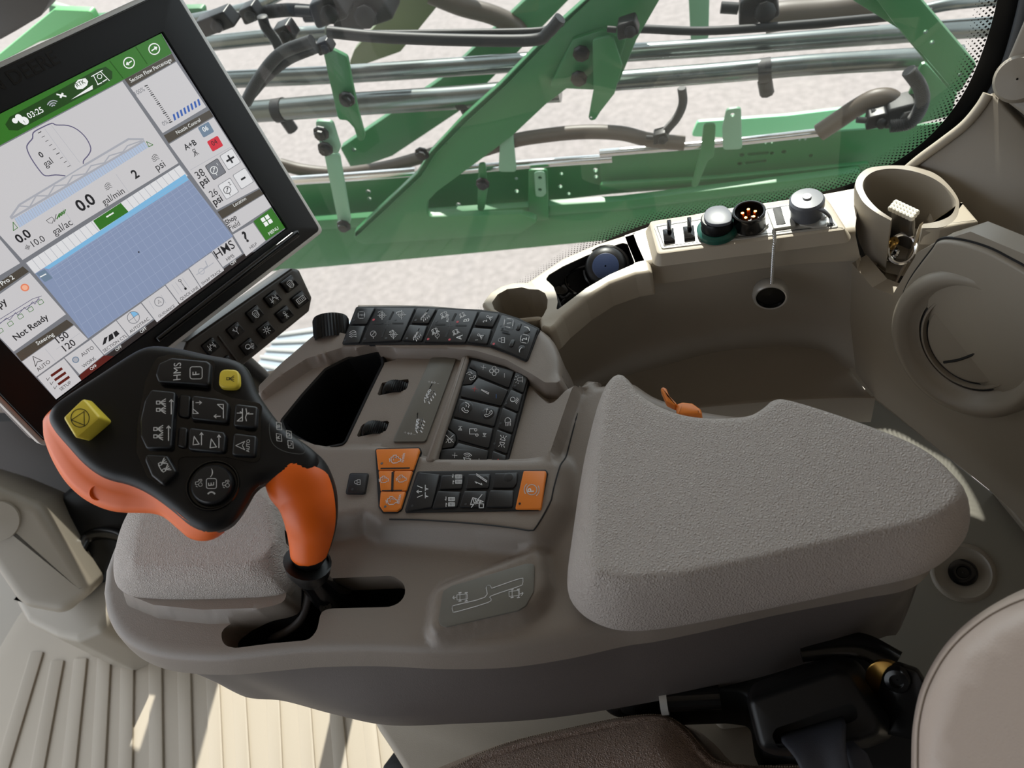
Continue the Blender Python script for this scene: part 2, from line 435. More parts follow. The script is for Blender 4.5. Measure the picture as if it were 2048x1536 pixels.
for k, p in enumerate(P_):
    if k in (0, len(P_)-1): continue
    t = (P_[k+1][0]-P_[k-1][0], P_[k+1][1]-P_[k-1][1]); l = math.hypot(*t); nn = (-t[1]/l, t[0]/l)
    for r in range(7):
        if (k+r) % 2: continue
        d = .0016+r*.0028; s = .0017*(1-r/8.5)
        c = (p[0]+nn[0]*d, p[1]+nn[1]*d)
        b.add([(c[0]-s, WY, c[1]), (c[0], WY, c[1]-s), (c[0]+s, WY, c[1]), (c[0], WY, c[1]+s)], [(0, 1, 2, 3)], FR)
b.build('window_frit', win)
# ---- right-hand side moulding: ledge, storage tub and rear corner
def rowz(pts, z, n=70): return [atz(x, y, z) for x, y in resamp(cat(pts, 6, False), n)]
E0 = [(1010, 565), (1060, 545), (1160, 503), (1275, 462), (1340, 440), (1440, 420), (1560, 402), (1650, 388), (1720, 375)]
E1 = [(1075, 668), (1113, 622), (1172, 577), (1218, 551), (1270, 534), (1318, 524), (1360, 514), (1440, 500), (1550, 483), (1650, 470), (1712, 462)]
E2 = [(1075, 735), (1112, 677), (1172, 622), (1218, 592), (1270, 570), (1330, 566), (1400, 556), (1500, 540), (1600, 528), (1700, 522), (1722, 521)]
E4 = [(1085, 820), (1120, 800), (1180, 775), (1240, 752), (1300, 735), (1360, 718), (1438, 699), (1520, 691), (1587, 689), (1650, 700), (1700, 735)]
E5 = [(1060, 900), (1120, 880), (1180, 862), (1240, 845), (1300, 830), (1360, 820), (1438, 812), (1520, 805), (1587, 800), (1680, 796), (1750, 796)]
LZ = .70; TZ = .50
r0 = rowz(E0, LZ); r1 = rowz(E1, LZ); r2 = rowz(E2, LZ-.036); r4 = rowz(E4, TZ); r5 = rowz(E5, TZ)
sill = thing('side_ledge', 'pale beige window ledge moulding with a storage tub below, beside the green-tinted window', 'ledge', (0.05, .66, .50))
def mixr(a, b_, t): return [p*(1-t)+q*t for p, q in zip(a, b_)]
b = MB(); rim = [Vector((p.x, p.y+.004, p.z-.20)) for p in r0]
# smooth rounded ledge: wall behind, top, rolled edge, face, undercut
und = [Vector((p.x, p.y+.010, p.z-.002)) for p in r2]
rows = [rim, [Vector((p.x, p.y+.003, p.z-.004)) for p in r0], r0]
e = [Vector((p.x, p.y+.007, p.z)) for p in r1]; e2 = [Vector((p.x, p.y+.002, p.z-.0015)) for p in r1]; e3 = [Vector((p.x, p.y-.000, p.z-.006)) for p in r1]
rows += [e, e2, e3, r2, und]
cut = 24
b.loft([r[cut:] for r in rows], BEIGE)
ledge = b.build('ledge_top', sill, 50, flip='auto')
b = MB(); TUBM = mat('tub_plastic', srgb(172, 164, 152), .42, bump=('noise', 500, .15, .0005))
rows = [und]
for t in (.2, .5, .8, .93): rows.append(mixr(und, r4, t))
fl = mixr(r4, r5, .04); rows.append([Vector((p.x, p.y, p.z-.004)) for p in mixr(r4, r5, 0)])
rows.append([Vector((p.x, p.y, TZ-.006)) for p in mixr(r4, r5, .12)]); rows.append([Vector((p.x, p.y, TZ-.005)) for p in mixr(r4, r5, .9)])
rows.append([Vector((p.x, p.y, TZ)) for p in mixr(r4, r5, .95)]); rows.append([Vector((p.x, p.y, TZ)) for p in r5]); rows.append([Vector((p.x, p.y-.002, TZ-.004)) for p in r5]); rows.append([Vector((p.x, p.y, TZ-.05)) for p in r5])
b.loft(rows, TUBM); b.build('storage_tub', sill, 60, flip='auto')
# left end: small cup pocket and cable tray openings in the ledge, cut as a real moulded block
lp = Plane((0, 0, LZ), (0, 0, 1))
L1 = lambda x, y: (940+x/5.39, 440+y/5.39)
cup_o = [L1(*p) for p in [(120, 900), (150, 850), (215, 770), (330, 700), (470, 660), (620, 655), (640, 640), (1000, 400), (1350, 250), (1780, 115), (1800, 110), (1850, 250), (1945, 460), (1965, 560), (1780, 590), (1500, 690), (1250, 850), (1010, 1050), (920, 1150), (860, 1190), (760, 1160), (740, 1075), (500, 1100), (200, 1000)]]
cup_i = [L1(*p) for p in [(235, 890), (300, 800), (400, 745), (560, 725), (640, 745), (740, 750), (810, 790), (838, 860), (830, 950), (790, 1030), (745, 1080), (600, 1100), (400, 1050), (260, 960)]]
tray = [L1(*p) for p in [(815, 640), (850, 590), (1000, 500), (1250, 385), (1500, 290), (1650, 245), (1700, 260), (1780, 450), (1765, 475), (1500, 590), (1250, 735), (1020, 910), (945, 965), (930, 955), (945, 880), (930, 800), (900, 720), (850, 670)]]
b = MB(); CO = rnd(lp.pxs(cup_o), .004, 3); CI = rnd(lp.pxs(cup_i), .003, 3); TR = rnd(lp.pxs(tray), .004, 3)
b.prism(lp, CO, -.035, 0, BEIGE, .005, 3, holes=[CI, TR], bottom=False)
b.build('tray_block', sill, 50)
for nm, H, dp in (('cup_pocket', CI, .085), ('cable_tray', TR, .045)):
    b = MB(); H = ccw(H); Hi = off(H, .006)
    b.loft([[lp.w(a, c, -.001) for a, c in H], [lp.w(a, c, -dp*.8) for a, c in off(H, .003)], [lp.w(a, c, -dp) for a, c in Hi]], BEIGED if nm == 'cup_pocket' else BLKM, closed=True)
    b.add([lp.w(a, c, -dp) for a, c in Hi], [tuple(range(len(Hi)))], BEIGED if nm == 'cup_pocket' else BLKM); b.build(nm, sill, 50)
# ---- rear right corner wall and lower panels
A = atz(1700, 530, .66); B = atz(1752, 797, TZ); hz = Vector((.62, -.78, 0)).normalized()
nn = (B-A).cross(hz); nn = nn if nn.dot(CAM-A) > 0 else -nn
RW = Plane(A, nn, hz)
b = MB(); rwp = [(1704, 526), (1745, 575), (1785, 590), (1835, 505), (1875, 484), (1941, 463), (2048, 508), (2160, 570), (2700, 900), (2700, 1500), (2160, 1130), (2045, 1040), (1985, 985), (1752, 797), (1712, 745), (1700, 640)]
b.prism(RW, RW.pxs(rwp), -.02, 0, BEIGED)
wall = struct(b.build('wall_rear_right', None, 40))
# fillet between tub wall and corner wall
b = MB(); cols = []
for t in np.linspace(0, 1, 12):
    pt = und[-1]*(1-t)+r4[-1]*t; q = RW.w(*RW.px(1712+50*t-10*t*(1-t), 522+240*t)); m_ = pt*.5+q*.5 + Vector((.006, .006, 0))
    cols.append([pt*(1-s)**2+m_*2*s*(1-s)+q*s*s for s in np.linspace(0, 1, 8)])
b.loft(cols, TUBM); b.build('corner_fillet', sill, 60, flip='auto')
pan = [(1868, 497), (1882, 480), (1912, 479), (1960, 490), (2010, 512), (2080, 560), (2120, 660), (2080, 770), (2030, 788), (1985, 788), (1930, 775), (1865, 742), (1825, 700), (1806, 650), (1806, 600), (1825, 555)]
b = MB(); pp = cat(RW.pxs(pan), 5); b.prism(RW, [tuple(q) for q in off(ccw(pp), -.002)], -.001, .0006, BLKM); b.prism(RW, pp, 0, .005, BEIGED, .003); 
vt = thing('air_vent', 'round beige air outlet with a swivelling disc set in the rear corner panel', 'air vent', RW.w(*RW.px(1945, 680)))
b.build('vent_panel', vt, 50)
vc = RW.w(*RW.px(1943, 682)); vn = (RW.n*.75+(CAM-vc).normalized()*.25).normalized()
def rpx(cx, cy, x, y, pl): a = Vector(pl.px(cx, cy)); c = Vector(pl.px(x, y)); return (a-c).length
R_ = .5*(rpx(1943, 682, 1806, 690, RW)+rpx(1943, 682, 1943, 573, RW))
b = MB(); b.lathe(vc, vn, [(R_*1.0, -.004), (R_*1.0, .004), (R_*.98, .012), (R_*.92, .017), (R_*.84, .017), (R_*.76, .010), (R_*.71, .004), (R_*.67, .003), (R_*.665, -.010), (R_*.63, -.010)], BEIGED, 64); b.build('vent_ring', vt, 50)
b = MB(); b.lathe(vc, vn, [(R_*.64, -.010), (R_*.64, .003), (R_*.625, .005), (R_*.60, .005), (R_*.585, -.001), (R_*.585, -.008), (R_*.55, -.008)], BEIGED, 64); b.build('swivel_ring', vt, 50)
for rr_, hh_ in ((.588, -.001), (.652, .001)):
    b = MB(); g_ = Plane(vc, vn, (1, 0, 0)); b.tube([g_.w(R_*rr_*math.cos(a), R_*rr_*math.sin(a), hh_) for a in np.linspace(0, 2*math.pi, 72, False)], .0016, BLKM, 6, closed=True); b.build('painted_gap_shade', vt)  # solid black rings laid in to stand for the shade of the gaps
VP = Plane(vc, vn, (1, 0, 0)); r3 = R_*.56
b = MB(); dsk = [(r3*math.cos(a), r3*math.sin(a)) for a in np.linspace(0, 2*math.pi, 64, False)]
b.prism(VP, dsk, -.008, .003, BEIGED, .002, 3); b.build('swivel_disc', vt, 50)
b = MB(); p1, p2, p3, p4 = [Vector(VP.px(*q)) for q in [(1990, 650), (1960, 700), (1915, 715), (1888, 716)]]
arc = cat([VP.px(x, y) for x, y in [(1992, 640), (1985, 672), (1960, 700), (1925, 716), (1892, 722)]], 6, False)
b.tube([VP.w(a, c, .0034) for a, c in arc], .0013, BLKM, 6); b.build('disc_groove', vt)
# pillar trim
PT = Plane(atz(1900, 400, .70), (-.45, -.72, .53)); b = MB()
b.prism(PT, PT.pxs([(1828, 335), (1865, 305), (1935, 245), (1975, 190), (1985, 186), (2080, 290), (2900, 800), (2900, 1200), (2250, 800), (2060, 620), (1900, 520), (1850, 440), (1880, 370)]), -.06, 0, BEIGED, .003)
pw = struct(b.build('wall_pillar', None, 40))
b = MB(); sl = cat(PT.pxs([(1800, 352), (1840, 318), (1885, 285), (1930, 250), (1960, 215), (1977, 188)]), 5, False)
b.tube([PT.w(a, c, .002) for a, c in sl], .0048, BEIGE, 12); struct(b.build('trim_1'))
b = MB(); P2 = Plane(PT.o+PT.n*.012, PT.n); b.prism(P2, rnd(P2.pxs([(1988, 178), (2022, 100), (2060, 10), (2120, -120), (2400, -60), (2400, 420), (2060, 240), (1994, 190)]), .004, 3), -.05, 0, BEIGED, .003); struct(b.build('wall_pillar_upper'))
b = MB(); kc = P2.w(*P2.px(2043, 158)); b.lathe(kc, P2.n, [(.021, 0), (.021, .012), (.018, .016), (.001, .017)], BEIGED, 32); kb = b.build('coat_hook'); tag(kb, 'round beige knob on the rear door pillar at the upper right', 'knob')
b = MB(); sp = cat([wp.px(x, y) for x, y in [(1690, 392), (1760, 372), (1837, 318), (1887, 281), (1930, 242), (1963, 203), (1992, 158), (2015, 104), (2041, 12), (2060, -80)]], 6, False)
b.tube([(wp.w(a, c).x, WY-.012, wp.w(a, c).z) for a, c in sp], .0065, mat('seal_rubber', srgb(58, 62, 68), .45), 10); struct(b.build('trim_2'))
b = MB(); b.add([(-.75, -.86, 0), (.62, -.86, 0), (.62, -.86, 1.78), (-.75, -.86, 1.78)], [(0, 1, 2, 3)], mat('shade_wall_dark', srgb(70, 66, 62), .6)); struct(b.build('left_shade_wall'))  # unseen opaque wall added to keep side light out; the door is glass
# lower rear panels round the seat
LPa = Plane(atz(1926, 1143, .36), (-.25, -.35, 1)); b = MB()
LGREY = mat('lower_panel_grey', srgb(138, 134, 124), .45)
b.prism(LPa, LPa.pxs([(1752, 800), (1985, 985), (2048, 1048), (2300, 1300), (2100, 1500), (1700, 1500), (1500, 1300), (1480, 1000), (1400, 800)]), -.03, 0, LGREY, .002)
struct(b.build('wall_lower', None, 40))
b = MB(); LPb = Plane(LPa.o+LPa.n*.006, LPa.n); b.prism(LPb, LPb.pxs([(1985, 985), (2000, 972), (2120, 850), (2300, 1000), (2200, 1200), (2048, 1062)]), -.01, .02, BEIGED, .004); struct(b.build('wall_lower_rear'))
rc = LPa.w(*LPa.px(1926, 1145)); rv = thing('push_rivet', 'black round push rivet in a recessed ring on the grey panel behind the arm pad', 'rivet', rc)
b = MB(); b.lathe(rc, LPa.n, [(.034, 0), (.032, .0025), (.029, .003), (.0265, .0005), (.001, .0005)], BEIGED, 40); b.build('rivet_seat', rv, 50)
b = MB(); b.lathe(rc, LPa.n, [(.0155, 0), (.015, .004), (.011, .0055), (.007, .005), (.006, .0025), (.001, .0025)], BLKG, 32); b.build('rivet_head', rv, 40)
# cab side below the ledge, down to the floor
b = MB(); b.add([(-1.5, .775, -.02), (.7, .775, -.02), (.7, .775, .46), (-1.5, .775, .30)], [(0, 1, 2, 3)], BEIGED); struct(b.build('wall_right'))
b = MB(); b.add([(.62, -.9, 0), (.62, .80, 0), (.62, .80, 1.78), (.62, -.9, 1.78)], [(0, 1, 2, 3)], BEIGED); struct(b.build('wall_rear'))
# ================================================================ printed symbols, drawn as thin painted strokes
def circ(cx, cy, r, n=18, a0=0, a1=360): return [(cx+r*math.cos(math.radians(a0+(a1-a0)*k/n)), cy+r*math.sin(math.radians(a0+(a1-a0)*k/n))) for k in range(n+1)]
def spray(x, y, s=1, up=1): return [[(x-.18*s, y-.35*s), (x+.18*s, y-.35*s), (x+.18*s, y+.05*s), (x-.18*s, y+.05*s), (x-.18*s, y-.35*s)], [(x-.08*s, y+.05*s), (x-.08*s, y+.2*s), (x+.08*s, y+.2*s), (x+.08*s, y+.05*s)]] + [[(x+d*.12*s, y+.28*s), (x+d*.34*s, y+.75*s)] for d in (-1.3, -.5, .5, 1.3)]
def truss(): return [[(-.9, .5), (-.6, -.5), (-.35, .45), (-.9, .5)], [(-.6, -.5), (.9, .1), (-.35, .45)], [(-.35, -.38), (0, .33), (.1, -.2), (.4, .22), (.5, -.05)]]
IC = {
 'target': lambda: [circ(0, 0, .6), circ(0, 0, .3, 12), [(-.95, 0), (.95, 0)], [(0, -.95), (0, .95)]],
 'gauge': lambda: [circ(0, 0, .6), [(-.3, .3), (.3, -.3), (.05, -.25)], [(0, .6), (0, 1)]],
 'spray': lambda: spray(0, 0, 1.1), 'spray2': lambda: spray(-.45, -.1, .9)+spray(.45, -.1, .9)+[[(-.45, -.5), (.45, -.5)]],
 'sprayarrow': lambda: spray(-.45, -.3, .9)+spray(.35, -.3, .9)+[[(-.9, 1), (.7, 1), (.45, .8)], [(.7, 1), (.45, 1.2)]],
 'truss': truss, 'trusslock': lambda: truss()+[[(.3, .4), (.9, .4), (.9, .95), (.3, .95), (.3, .4)], [(-.8, .9), (.7, -.9)]],
 'boom': lambda: [[(-.9, .6), (-.75, .25), (.85, -.6)], [(-.75, .25), (-.2, .35), (-.5, .1), (.1, .1), (-.1, -.1), (.4, -.05), (.3, -.3), (.85, -.6)]]+[[(x, .5-.35*x), (x-.06, .8-.35*x)] for x in (-.5, -.15, .2, .55)]+[circ(x, .4-.35*x, .09, 8) for x in (-.5, -.15, .2, .55)],
 'lock': lambda: [circ(0, -.15, .38, 10, 180, 360)+[(.38, .1)], [(-.38, -.15), (-.38, .1)], [(-.55, .1), (.55, .1), (.55, .8), (-.55, .8), (-.55, .1)], [(0, .3), (0, .6)]],
 'fan': lambda: [circ(0, 0, .14, 8)]+[circ(.48*math.cos(a), .48*math.sin(a), .34, 10) for a in (0, 1.57, 3.14, 4.71)],
 'speaker': lambda: [[(-.8, -.25), (-.45, -.25), (-.05, -.6), (-.05, .6), (-.45, .25), (-.8, .25), (-.8, -.25)], circ(-.05, 0, .35, 8, -50, 50), circ(-.05, 0, .6, 8, -50, 50), circ(-.05, 0, .85, 8, -50, 50)],
 'mute': lambda: [[(-.8, -.25), (-.45, -.25), (-.05, -.6), (-.05, .6), (-.45, .25), (-.8, .25), (-.8, -.25)], [(-.8, .8), (.8, -.8)], [(-.8, -.8), (.8, .8)]],
 'phone': lambda: [[(-.7, -.35), (-.45, -.6), (-.2, -.3), (-.35, -.1), (.1, .4), (.3, .25), (.6, .5), (.35, .75), (.05, .75), (-.4, .35), (-.7, -.1), (-.7, -.35)], [(.1, -.3), (.8, -.3), (.6, -.5)], [(.8, -.3), (.6, -.1)]],
 'voice': lambda: [[(-.7, .1), (-.45, -.1), (-.2, .15), (-.3, .3), (0, .6), (.2, .5), (.4, .75), (.1, .95), (-.3, .8), (-.7, .3), (-.7, .1)], [(.1, -.9), (.55, -.6), (.7, -.2), (.5, -.1), (.5, .15)], circ(.0, -.3, .2, 6, -60, 60)],
 'note': lambda: [[(-.35, .5), (-.35, -.7), (.5, -.7), (.5, .3)], circ(-.52, .5, .2, 10), circ(.33, .3, .2, 10)],
 'up': lambda: [[(-.5, .4), (0, -.5), (.5, .4), (-.5, .4)], [(-.3, .2), (.3, .2)], [(-.15, -.05), (.15, -.05)], [(-.5, -.65), (.5, -.65)]],
 'plus': lambda: [[(-.7, 0), (.7, 0)], [(0, -.7), (0, .7)]], 'minus': lambda: [[(-.7, 0), (.7, 0)]],
 'thermo': lambda: [[(-.8, -.1), (.6, 0), (.6, .25), (-.8, .0), (-.8, -.1)]],
 'lamp': lambda: [circ(-.1, 0, .55, 12, 90, 270)+[(.25, -.55), (.25, .55), (-.1, .55)]]+[[(.4, y), (.95, y)] for y in (-.45, -.15, .15, .45)],
 'worklamp': lambda: [circ(-.2, -.2, .5, 14), [(.1, .25), (-.5, .1)]]+[[(.2+.18*k, .3-.25*k), (.5+.2*k, .9-.25*k)] for k in range(4)],
 'beacon': lambda: [[(-.35, .6), (-.35, -.2), (0, -.5), (.35, -.2), (.35, .6)], [(-.6, .7), (.6, .7)]]+[[(.7*math.cos(a), -.1+.7*math.sin(a)), (.95*math.cos(a), -.1+.95*math.sin(a))] for a in (3.3, 3.9, 4.71, 5.5, 6.1)],
 'sidelamp': lambda: [circ(-.25, 0, .4, 8, 90, 270)+[(-.2, -.4), (-.2, .4)], circ(.25, 0, .4, 8, -90, 90)+[(.2, .4), (.2, -.4)]]+[[(s*.75, y), (s*1.0, y*1.5)] for s in (-1, 1) for y in (-.35, 0, .35)],
 'hazard': lambda: [[(-.8, .6), (0, -.8), (.8, .6), (-.8, .6)], [(-.4, .35), (0, -.35), (.4, .35), (-.4, .35)]],
 'park': lambda: [circ(0, 0, .62, 24), circ(0, 0, .9, 10, 140, 220), circ(0, 0, .9, 10, -40, 40)],
 'engine': lambda: [[(-.6, -.3), (-.25, -.3), (-.25, -.55), (.25, -.55), (.25, -.3), (.5, -.3), (.6, 0), (.85, 0), (.85, .45), (.5, .45), (.3, .65), (-.4, .65), (-.6, .4), (-.6, -.3)], [(-.85, -.1), (-.85, .4)], [(-.85, .15), (-.6, .15)], circ(.05, .1, .3, 8, 160, 330)],
 'boomup': lambda: [[(-.9, .3), (-.1, .3)], [(-.75, .3), (-.7, .7), (-.55, .3)], [(.1, .3), (.9, .3)], [(.3, .3), (.35, .7), (.5, .3)], [(-.8, -.8), (-.5, -.1)], [(0, -.2), (0, -.9), (-.2, -.65)], [(0, -.9), (.2, -.65)], [(.8, -.8), (.5, -.1)]],
 'track': lambda: [[(-.2, -.7), (.8, -.7), (.8, -.15), (-.2, -.15), (-.2, -.7)], [(-.2, .15), (.8, .15), (.8, .7), (-.2, .7), (-.2, .15)], [(-.6, -.8), (-.6, -.2), (-.75, -.4)], [(-.6, .8), (-.6, .2), (-.45, .4)]]+[[(x, y), (x, y+.5)] for x in (0, .2, .4, .6) for y in (-.67, .17)],
 'ladder': lambda: [[(-.8, -.5), (.8, .2)], [(-.75, -.3), (.8, .4)]]+[[(-.7+.3*k, -.45+.13*k), (-.7+.3*k, -.25+.13*k)] for k in range(6)]+[[(-.8, .6), (.3, .9), (.1, .7)], [(-.8, .6), (-.55, .8)]],
 'fold': lambda: [[(-.6, -.9), (-.6, .7), (.1, .7), (-.6, .1)], [(-.25, -.7), (.5, -.7), (.25, -.9)], [(.5, -.7), (.25, -.5)]],
 'foldup': lambda: [[(-.7, .9), (-.55, -.2), (.1, .8), (-.7, .9)], [(.4, .9), (.4, -.7), (.2, -.4)], [(.4, -.7), (.6, -.4)]],
 'level': lambda: [[(-.9, .6), (-.3, .6), (-.3, -.8)], [(-.9, .6), (-.3, .1)], [(-.9, -.3), (-.35, -.3), (-.55, -.45)], [(.1, -.8), (.2, -.3), (.05, .2), (.15, .6)], [(.9, -.2), (.25, -.2), (.45, -.35)]],
 'steer': lambda: [[(-.7, .7), (0, -.8), (.7, .7), (0, .3), (-.7, .7)]],
 'frame': lambda: [[(-.45, -.75), (.45, -.75)], circ(.45, -.45, .3, 6, -90, 0), [(.75, -.45), (.75, .45)], circ(.45, .45, .3, 6, 0, 90), [(.45, .75), (-.45, .75)], circ(-.45, .45, .3, 6, 90, 180), [(-.75, .45), (-.75, -.45)], circ(-.45, -.45, .3, 6, 180, 270)],
 'waves': lambda: [[(x, -.8), (x-.15, -.3), (x+.1, .1), (x-.1, .7)] for x in (-.5, -.1, .3)]+[[(.5, -.6), (.8, .1), (.5, .6)]],
 'sun': lambda: [circ(0, 0, .3, 10)]+[[(.45*math.cos(a), .45*math.sin(a)), (.8*math.cos(a), .8*math.sin(a))] for a in np.arange(0, 6.2, .785)],
 'arrow': lambda: [[(-.8, 0), (.8, 0), (.3, -.4)], [(.8, 0), (.3, .4)]],
 'person': lambda: [circ(0, -.45, .22, 10), [(-.35, .1), (.35, .1)], [(0, -.2), (0, .3), (-.25, .8)], [(0, .3), (.25, .8)]],
 'counter': lambda: [[(-.9, -.5), (.9, -.5), (.9, .5), (-.9, .5), (-.9, -.5)], [(-.55, -.25), (-.55, .25)], [(-.15, -.25), (-.15, .25)], [(.25, -.25), (.25, .25)], [(.6, -.25), (.6, .25)]],
 'grain': lambda: [[(-.6, -.4), (-.3, -.7), (.3, -.7), (.6, -.4), (.45, .6), (0, .85), (-.45, .6), (-.6, -.4)]]+[[(x, y), (x+.08, y+.08)] for x in (-.3, 0, .3) for y in (-.35, -.1, .15, .4)],
 'fork': lambda: [[(0, .8), (0, .2), (-.6, -.5)], [(0, .2), (.6, -.5)], [(-.3, -.15), (-.3, -.7)], [(.3, -.15), (.3, -.7)]],
 'machine': lambda: [[(-.9, .3), (-.3, .3), (-.3, -.2), (.4, -.2), (.4, .3), (.9, .3)], [(-.6, -.6), (-.6, .7)], [(.65, -.6), (.65, .7)], [(0, -.2), (0, -.6)]],
 'tractor': lambda: [circ(-.3, .4, .38, 14), circ(.55, .5, .22, 10), [(-.3, 0), (-.3, -.6), (.2, -.6), (.3, 0), (.7, .05), (.7, .3)], [(-.8, -.2), (-.6, -.5)]],
}
class Pad:
    """draws in the pixel grid of one traced view onto a plane"""
    def __init__(s, conv, pl): s.c = conv; s.pl = pl
    def P(s, pts, h=0.0): return [s.pl.px(*s.c(x, y), h) for x, y in pts]
    def icon(s, mb, kind, x, y, r, rot=0, h=0.0, m=None, wd=None):
        m = m or WHT; r = r*1.15; a = math.radians(rot); ca, sa = math.cos(a), math.sin(a)
        o = Vector(s.P([(x, y)], h)[0]); q = Vector(s.P([(x+r, y)], h)[0]); wd = wd or (q-o).length*.10
        for st in IC[kind](): mb.stroke(s.pl, s.P([(x+r*(u*ca-v*sa), y+r*(u*sa+v*ca)) for u, v in st], h), wd, h, m)
    def line(s, mb, pts, px_w, h, m, closed=False):
        o = Vector(s.P([pts[0]], h)[0]); q = Vector(s.P([(pts[0][0]+10, pts[0][1])], h)[0])
        mb.stroke(s.pl, s.P(pts, h), (q-o).length/10*px_w, h, m, closed)
    def text(s, mb, t, a, b, h, m=None, **k): a, b = s.P([a, b], h); mb.text(s.pl, t, a, b, h, m or WHT, **k)
    def fill(s, mb, pts, h, m, r=0): q = s.P(pts, h); mb.flat(s.pl, rnd(q, r, 3) if r else q, h, m)
    def key(s, pts, h0, h1, m, bev=.0008, r=.0015): return MB().prism(s.pl, rnd(s.P(pts, h1), r, 3), h0, h1, m, bev, 2)
    def dot(s, mb, x, y, r, h, m):
        o = Vector(s.P([(x, y)], h)[0]); q = Vector(s.P([(x+r, y)], h)[0]); R = (q-o).length
        mb.add([s.pl.w(o.x, o.y, h)]+[s.pl.w(o.x+R*math.cos(a), o.y+R*math.sin(a), h) for a in np.linspace(0, 2*math.pi, 14, False)], [(0, 1+k, 1+(k+1) % 14) for k in range(14)], m)
    def bar(s, mb, a, b, w, h0, h1, m):
        a, b = [Vector(q) for q in s.P([a, b], h1)]; d = (b-a).normalized(); n = Vector((-d.y, d.x)); o = Vector(s.P([(0, 0)], h1)[0]); W = (Vector(s.P([(10, 0)], h1)[0])-o).length/10*w/2
        mb.prism(s.pl, rnd([tuple(q) for q in (a-n*W, b-n*W, b+n*W, a+n*W)], W*.8, 3), h0, h1, m, min(.0006, W*.4), 2)
# ================================================================ armrest console
Z0 = 0.672
ZP = zplane(0)
def pz(pts):
    """traced points with a height each -> plan polygon"""
    return [tuple(atz(a, b, c)[:2]) for a, b, c in pts]
def pzz(pts, z): return [tuple(atz(a, b, z)[:2]) for a, b in pts]
console = thing('armrest_console', 'taupe moulded control console with keypads, thumb wheels and gate slot beside the seat', 'control console', (-0.30, 0.33, 0.40))
con_out = cat(pz([(208,1190,.665),(213,1235,.668),(240,1280,.668),(285,1306,.67),(345,1318,.67),(430,1321,.67),(520,1313,.67),(620,1304,.67),(740,1302,.67),(870,1307,.67),
    (1000,1303,.67),(1120,1285,.67),(1240,1258,.67),(1300,1249,.67),(1400,1228,.67),(1556,1192,.67),(1720,1160,.67),(1811,1143,.67),(1850,1120,.67),(1872,1085,.67),(1880,1040,.67),(1860,985,.67),
    (1800,925,.67),(1660,872,.67),(1545,812,.70),(1500,806,.70),(1400,793,.70),(1312,768,.70),(1262,738,.70)]), 5, False)
con_out += rnd(pz([(1205,735,.70),(1165,732,.70),(1124,767,.705)]), .004, 3)
con_out += cat(pz([(1121,745,.704),(1118,705,.704),(1100,668,.704),(1062,643,.704),(1000,625,.704),(930,611,.704),(860,604,.704),(780,602,.704),(712,602,.704)]), 5, False)
con_out += pz([(700,622,.703),(686,652,.701),(640,656,.700),(580,708,.70),(518,768,.69),(400,900,.68),(268,1030,.675)])
con_out += cat(pz([(250,1055,.67),(228,1100,.668),(213,1145,.665)]), 4, False)
recess = rnd(pz([(505,800,.69),(600,703,.70),(690,699,.72),(790,697,.703),(880,698,.703),(950,706,.703),(1010,724,.703),(1062,753,.703),(1092,772,.72),(1128,772,.70),(1166,742,.70),(1106,924,.695),(1000,921,.695),(868,921,.695),(752,895,.695),(660,902,.69),(575,880,.685)]), .004, 3)
arch = rnd(pz([(518,768,.69),(640,654,.704),(686,650,.718),(700,620,.728),(712,600,.704),(860,602,.704),(1000,622,.704),(1064,640,.704),(1104,666,.704),(1122,705,.704),(1122,768,.704),(1088,768,.704),(1060,750,.704),(1010,722,.704),(950,704,.704),(880,697,.704),(690,697,.703),(600,702,.72),(515,790,.70)]), .004, 3)
plateau = rnd(pz([(560,890,.69),(655,900,.69),(752,893,.695),(868,924,.695),(1106,928,.695),(1104,1004,.695),(1070,1056,.695),(1030,1053,.695),(950,1044,.695),(840,1038,.695),(765,1034,.695),(730,1016,.695),(640,1040,.69),(560,1000,.68)]), .006, 3)
labelp = rnd(pz([(862,1262,.685),(874,1182,.685),(905,1168,.685),(1074,1106,.685),(1080,1170,.685),(1066,1200,.685),(1040,1216,.685)]), .006, 3)
padbase = rnd(pz([(236,1190,.69),(300,1216,.69),(400,1226,.69),(560,1221,.69),(586,1212,.69),(592,1090,.69),(575,985,.69),(300,975,.69),(238,1080,.69)]), .012, 3)
slot = rnd(pzz([(440,1262),(468,1243),(560,1225),(588,1216),(592,1110),(625,1112),(640,1158),(785,1152),(808,1166),(812,1187),(800,1206),(778,1214),(662,1217),(642,1222),(634,1262),(618,1280),(540,1287),(470,1296),(447,1291)], .672), .016, 5)
well = rnd(pzz([(764,708),(768,733),(740,790),(692,892),(640,902),(575,866),(568,847),(610,795),(655,745),(700,722)], .685), .006, 4)
wsl = [rnd(pzz(q, .688), .002, 3) for q in ([(765,767),(820,760),(815,781),(755,794)], [(726,850),(781,843),(774,864),(713,877)])]
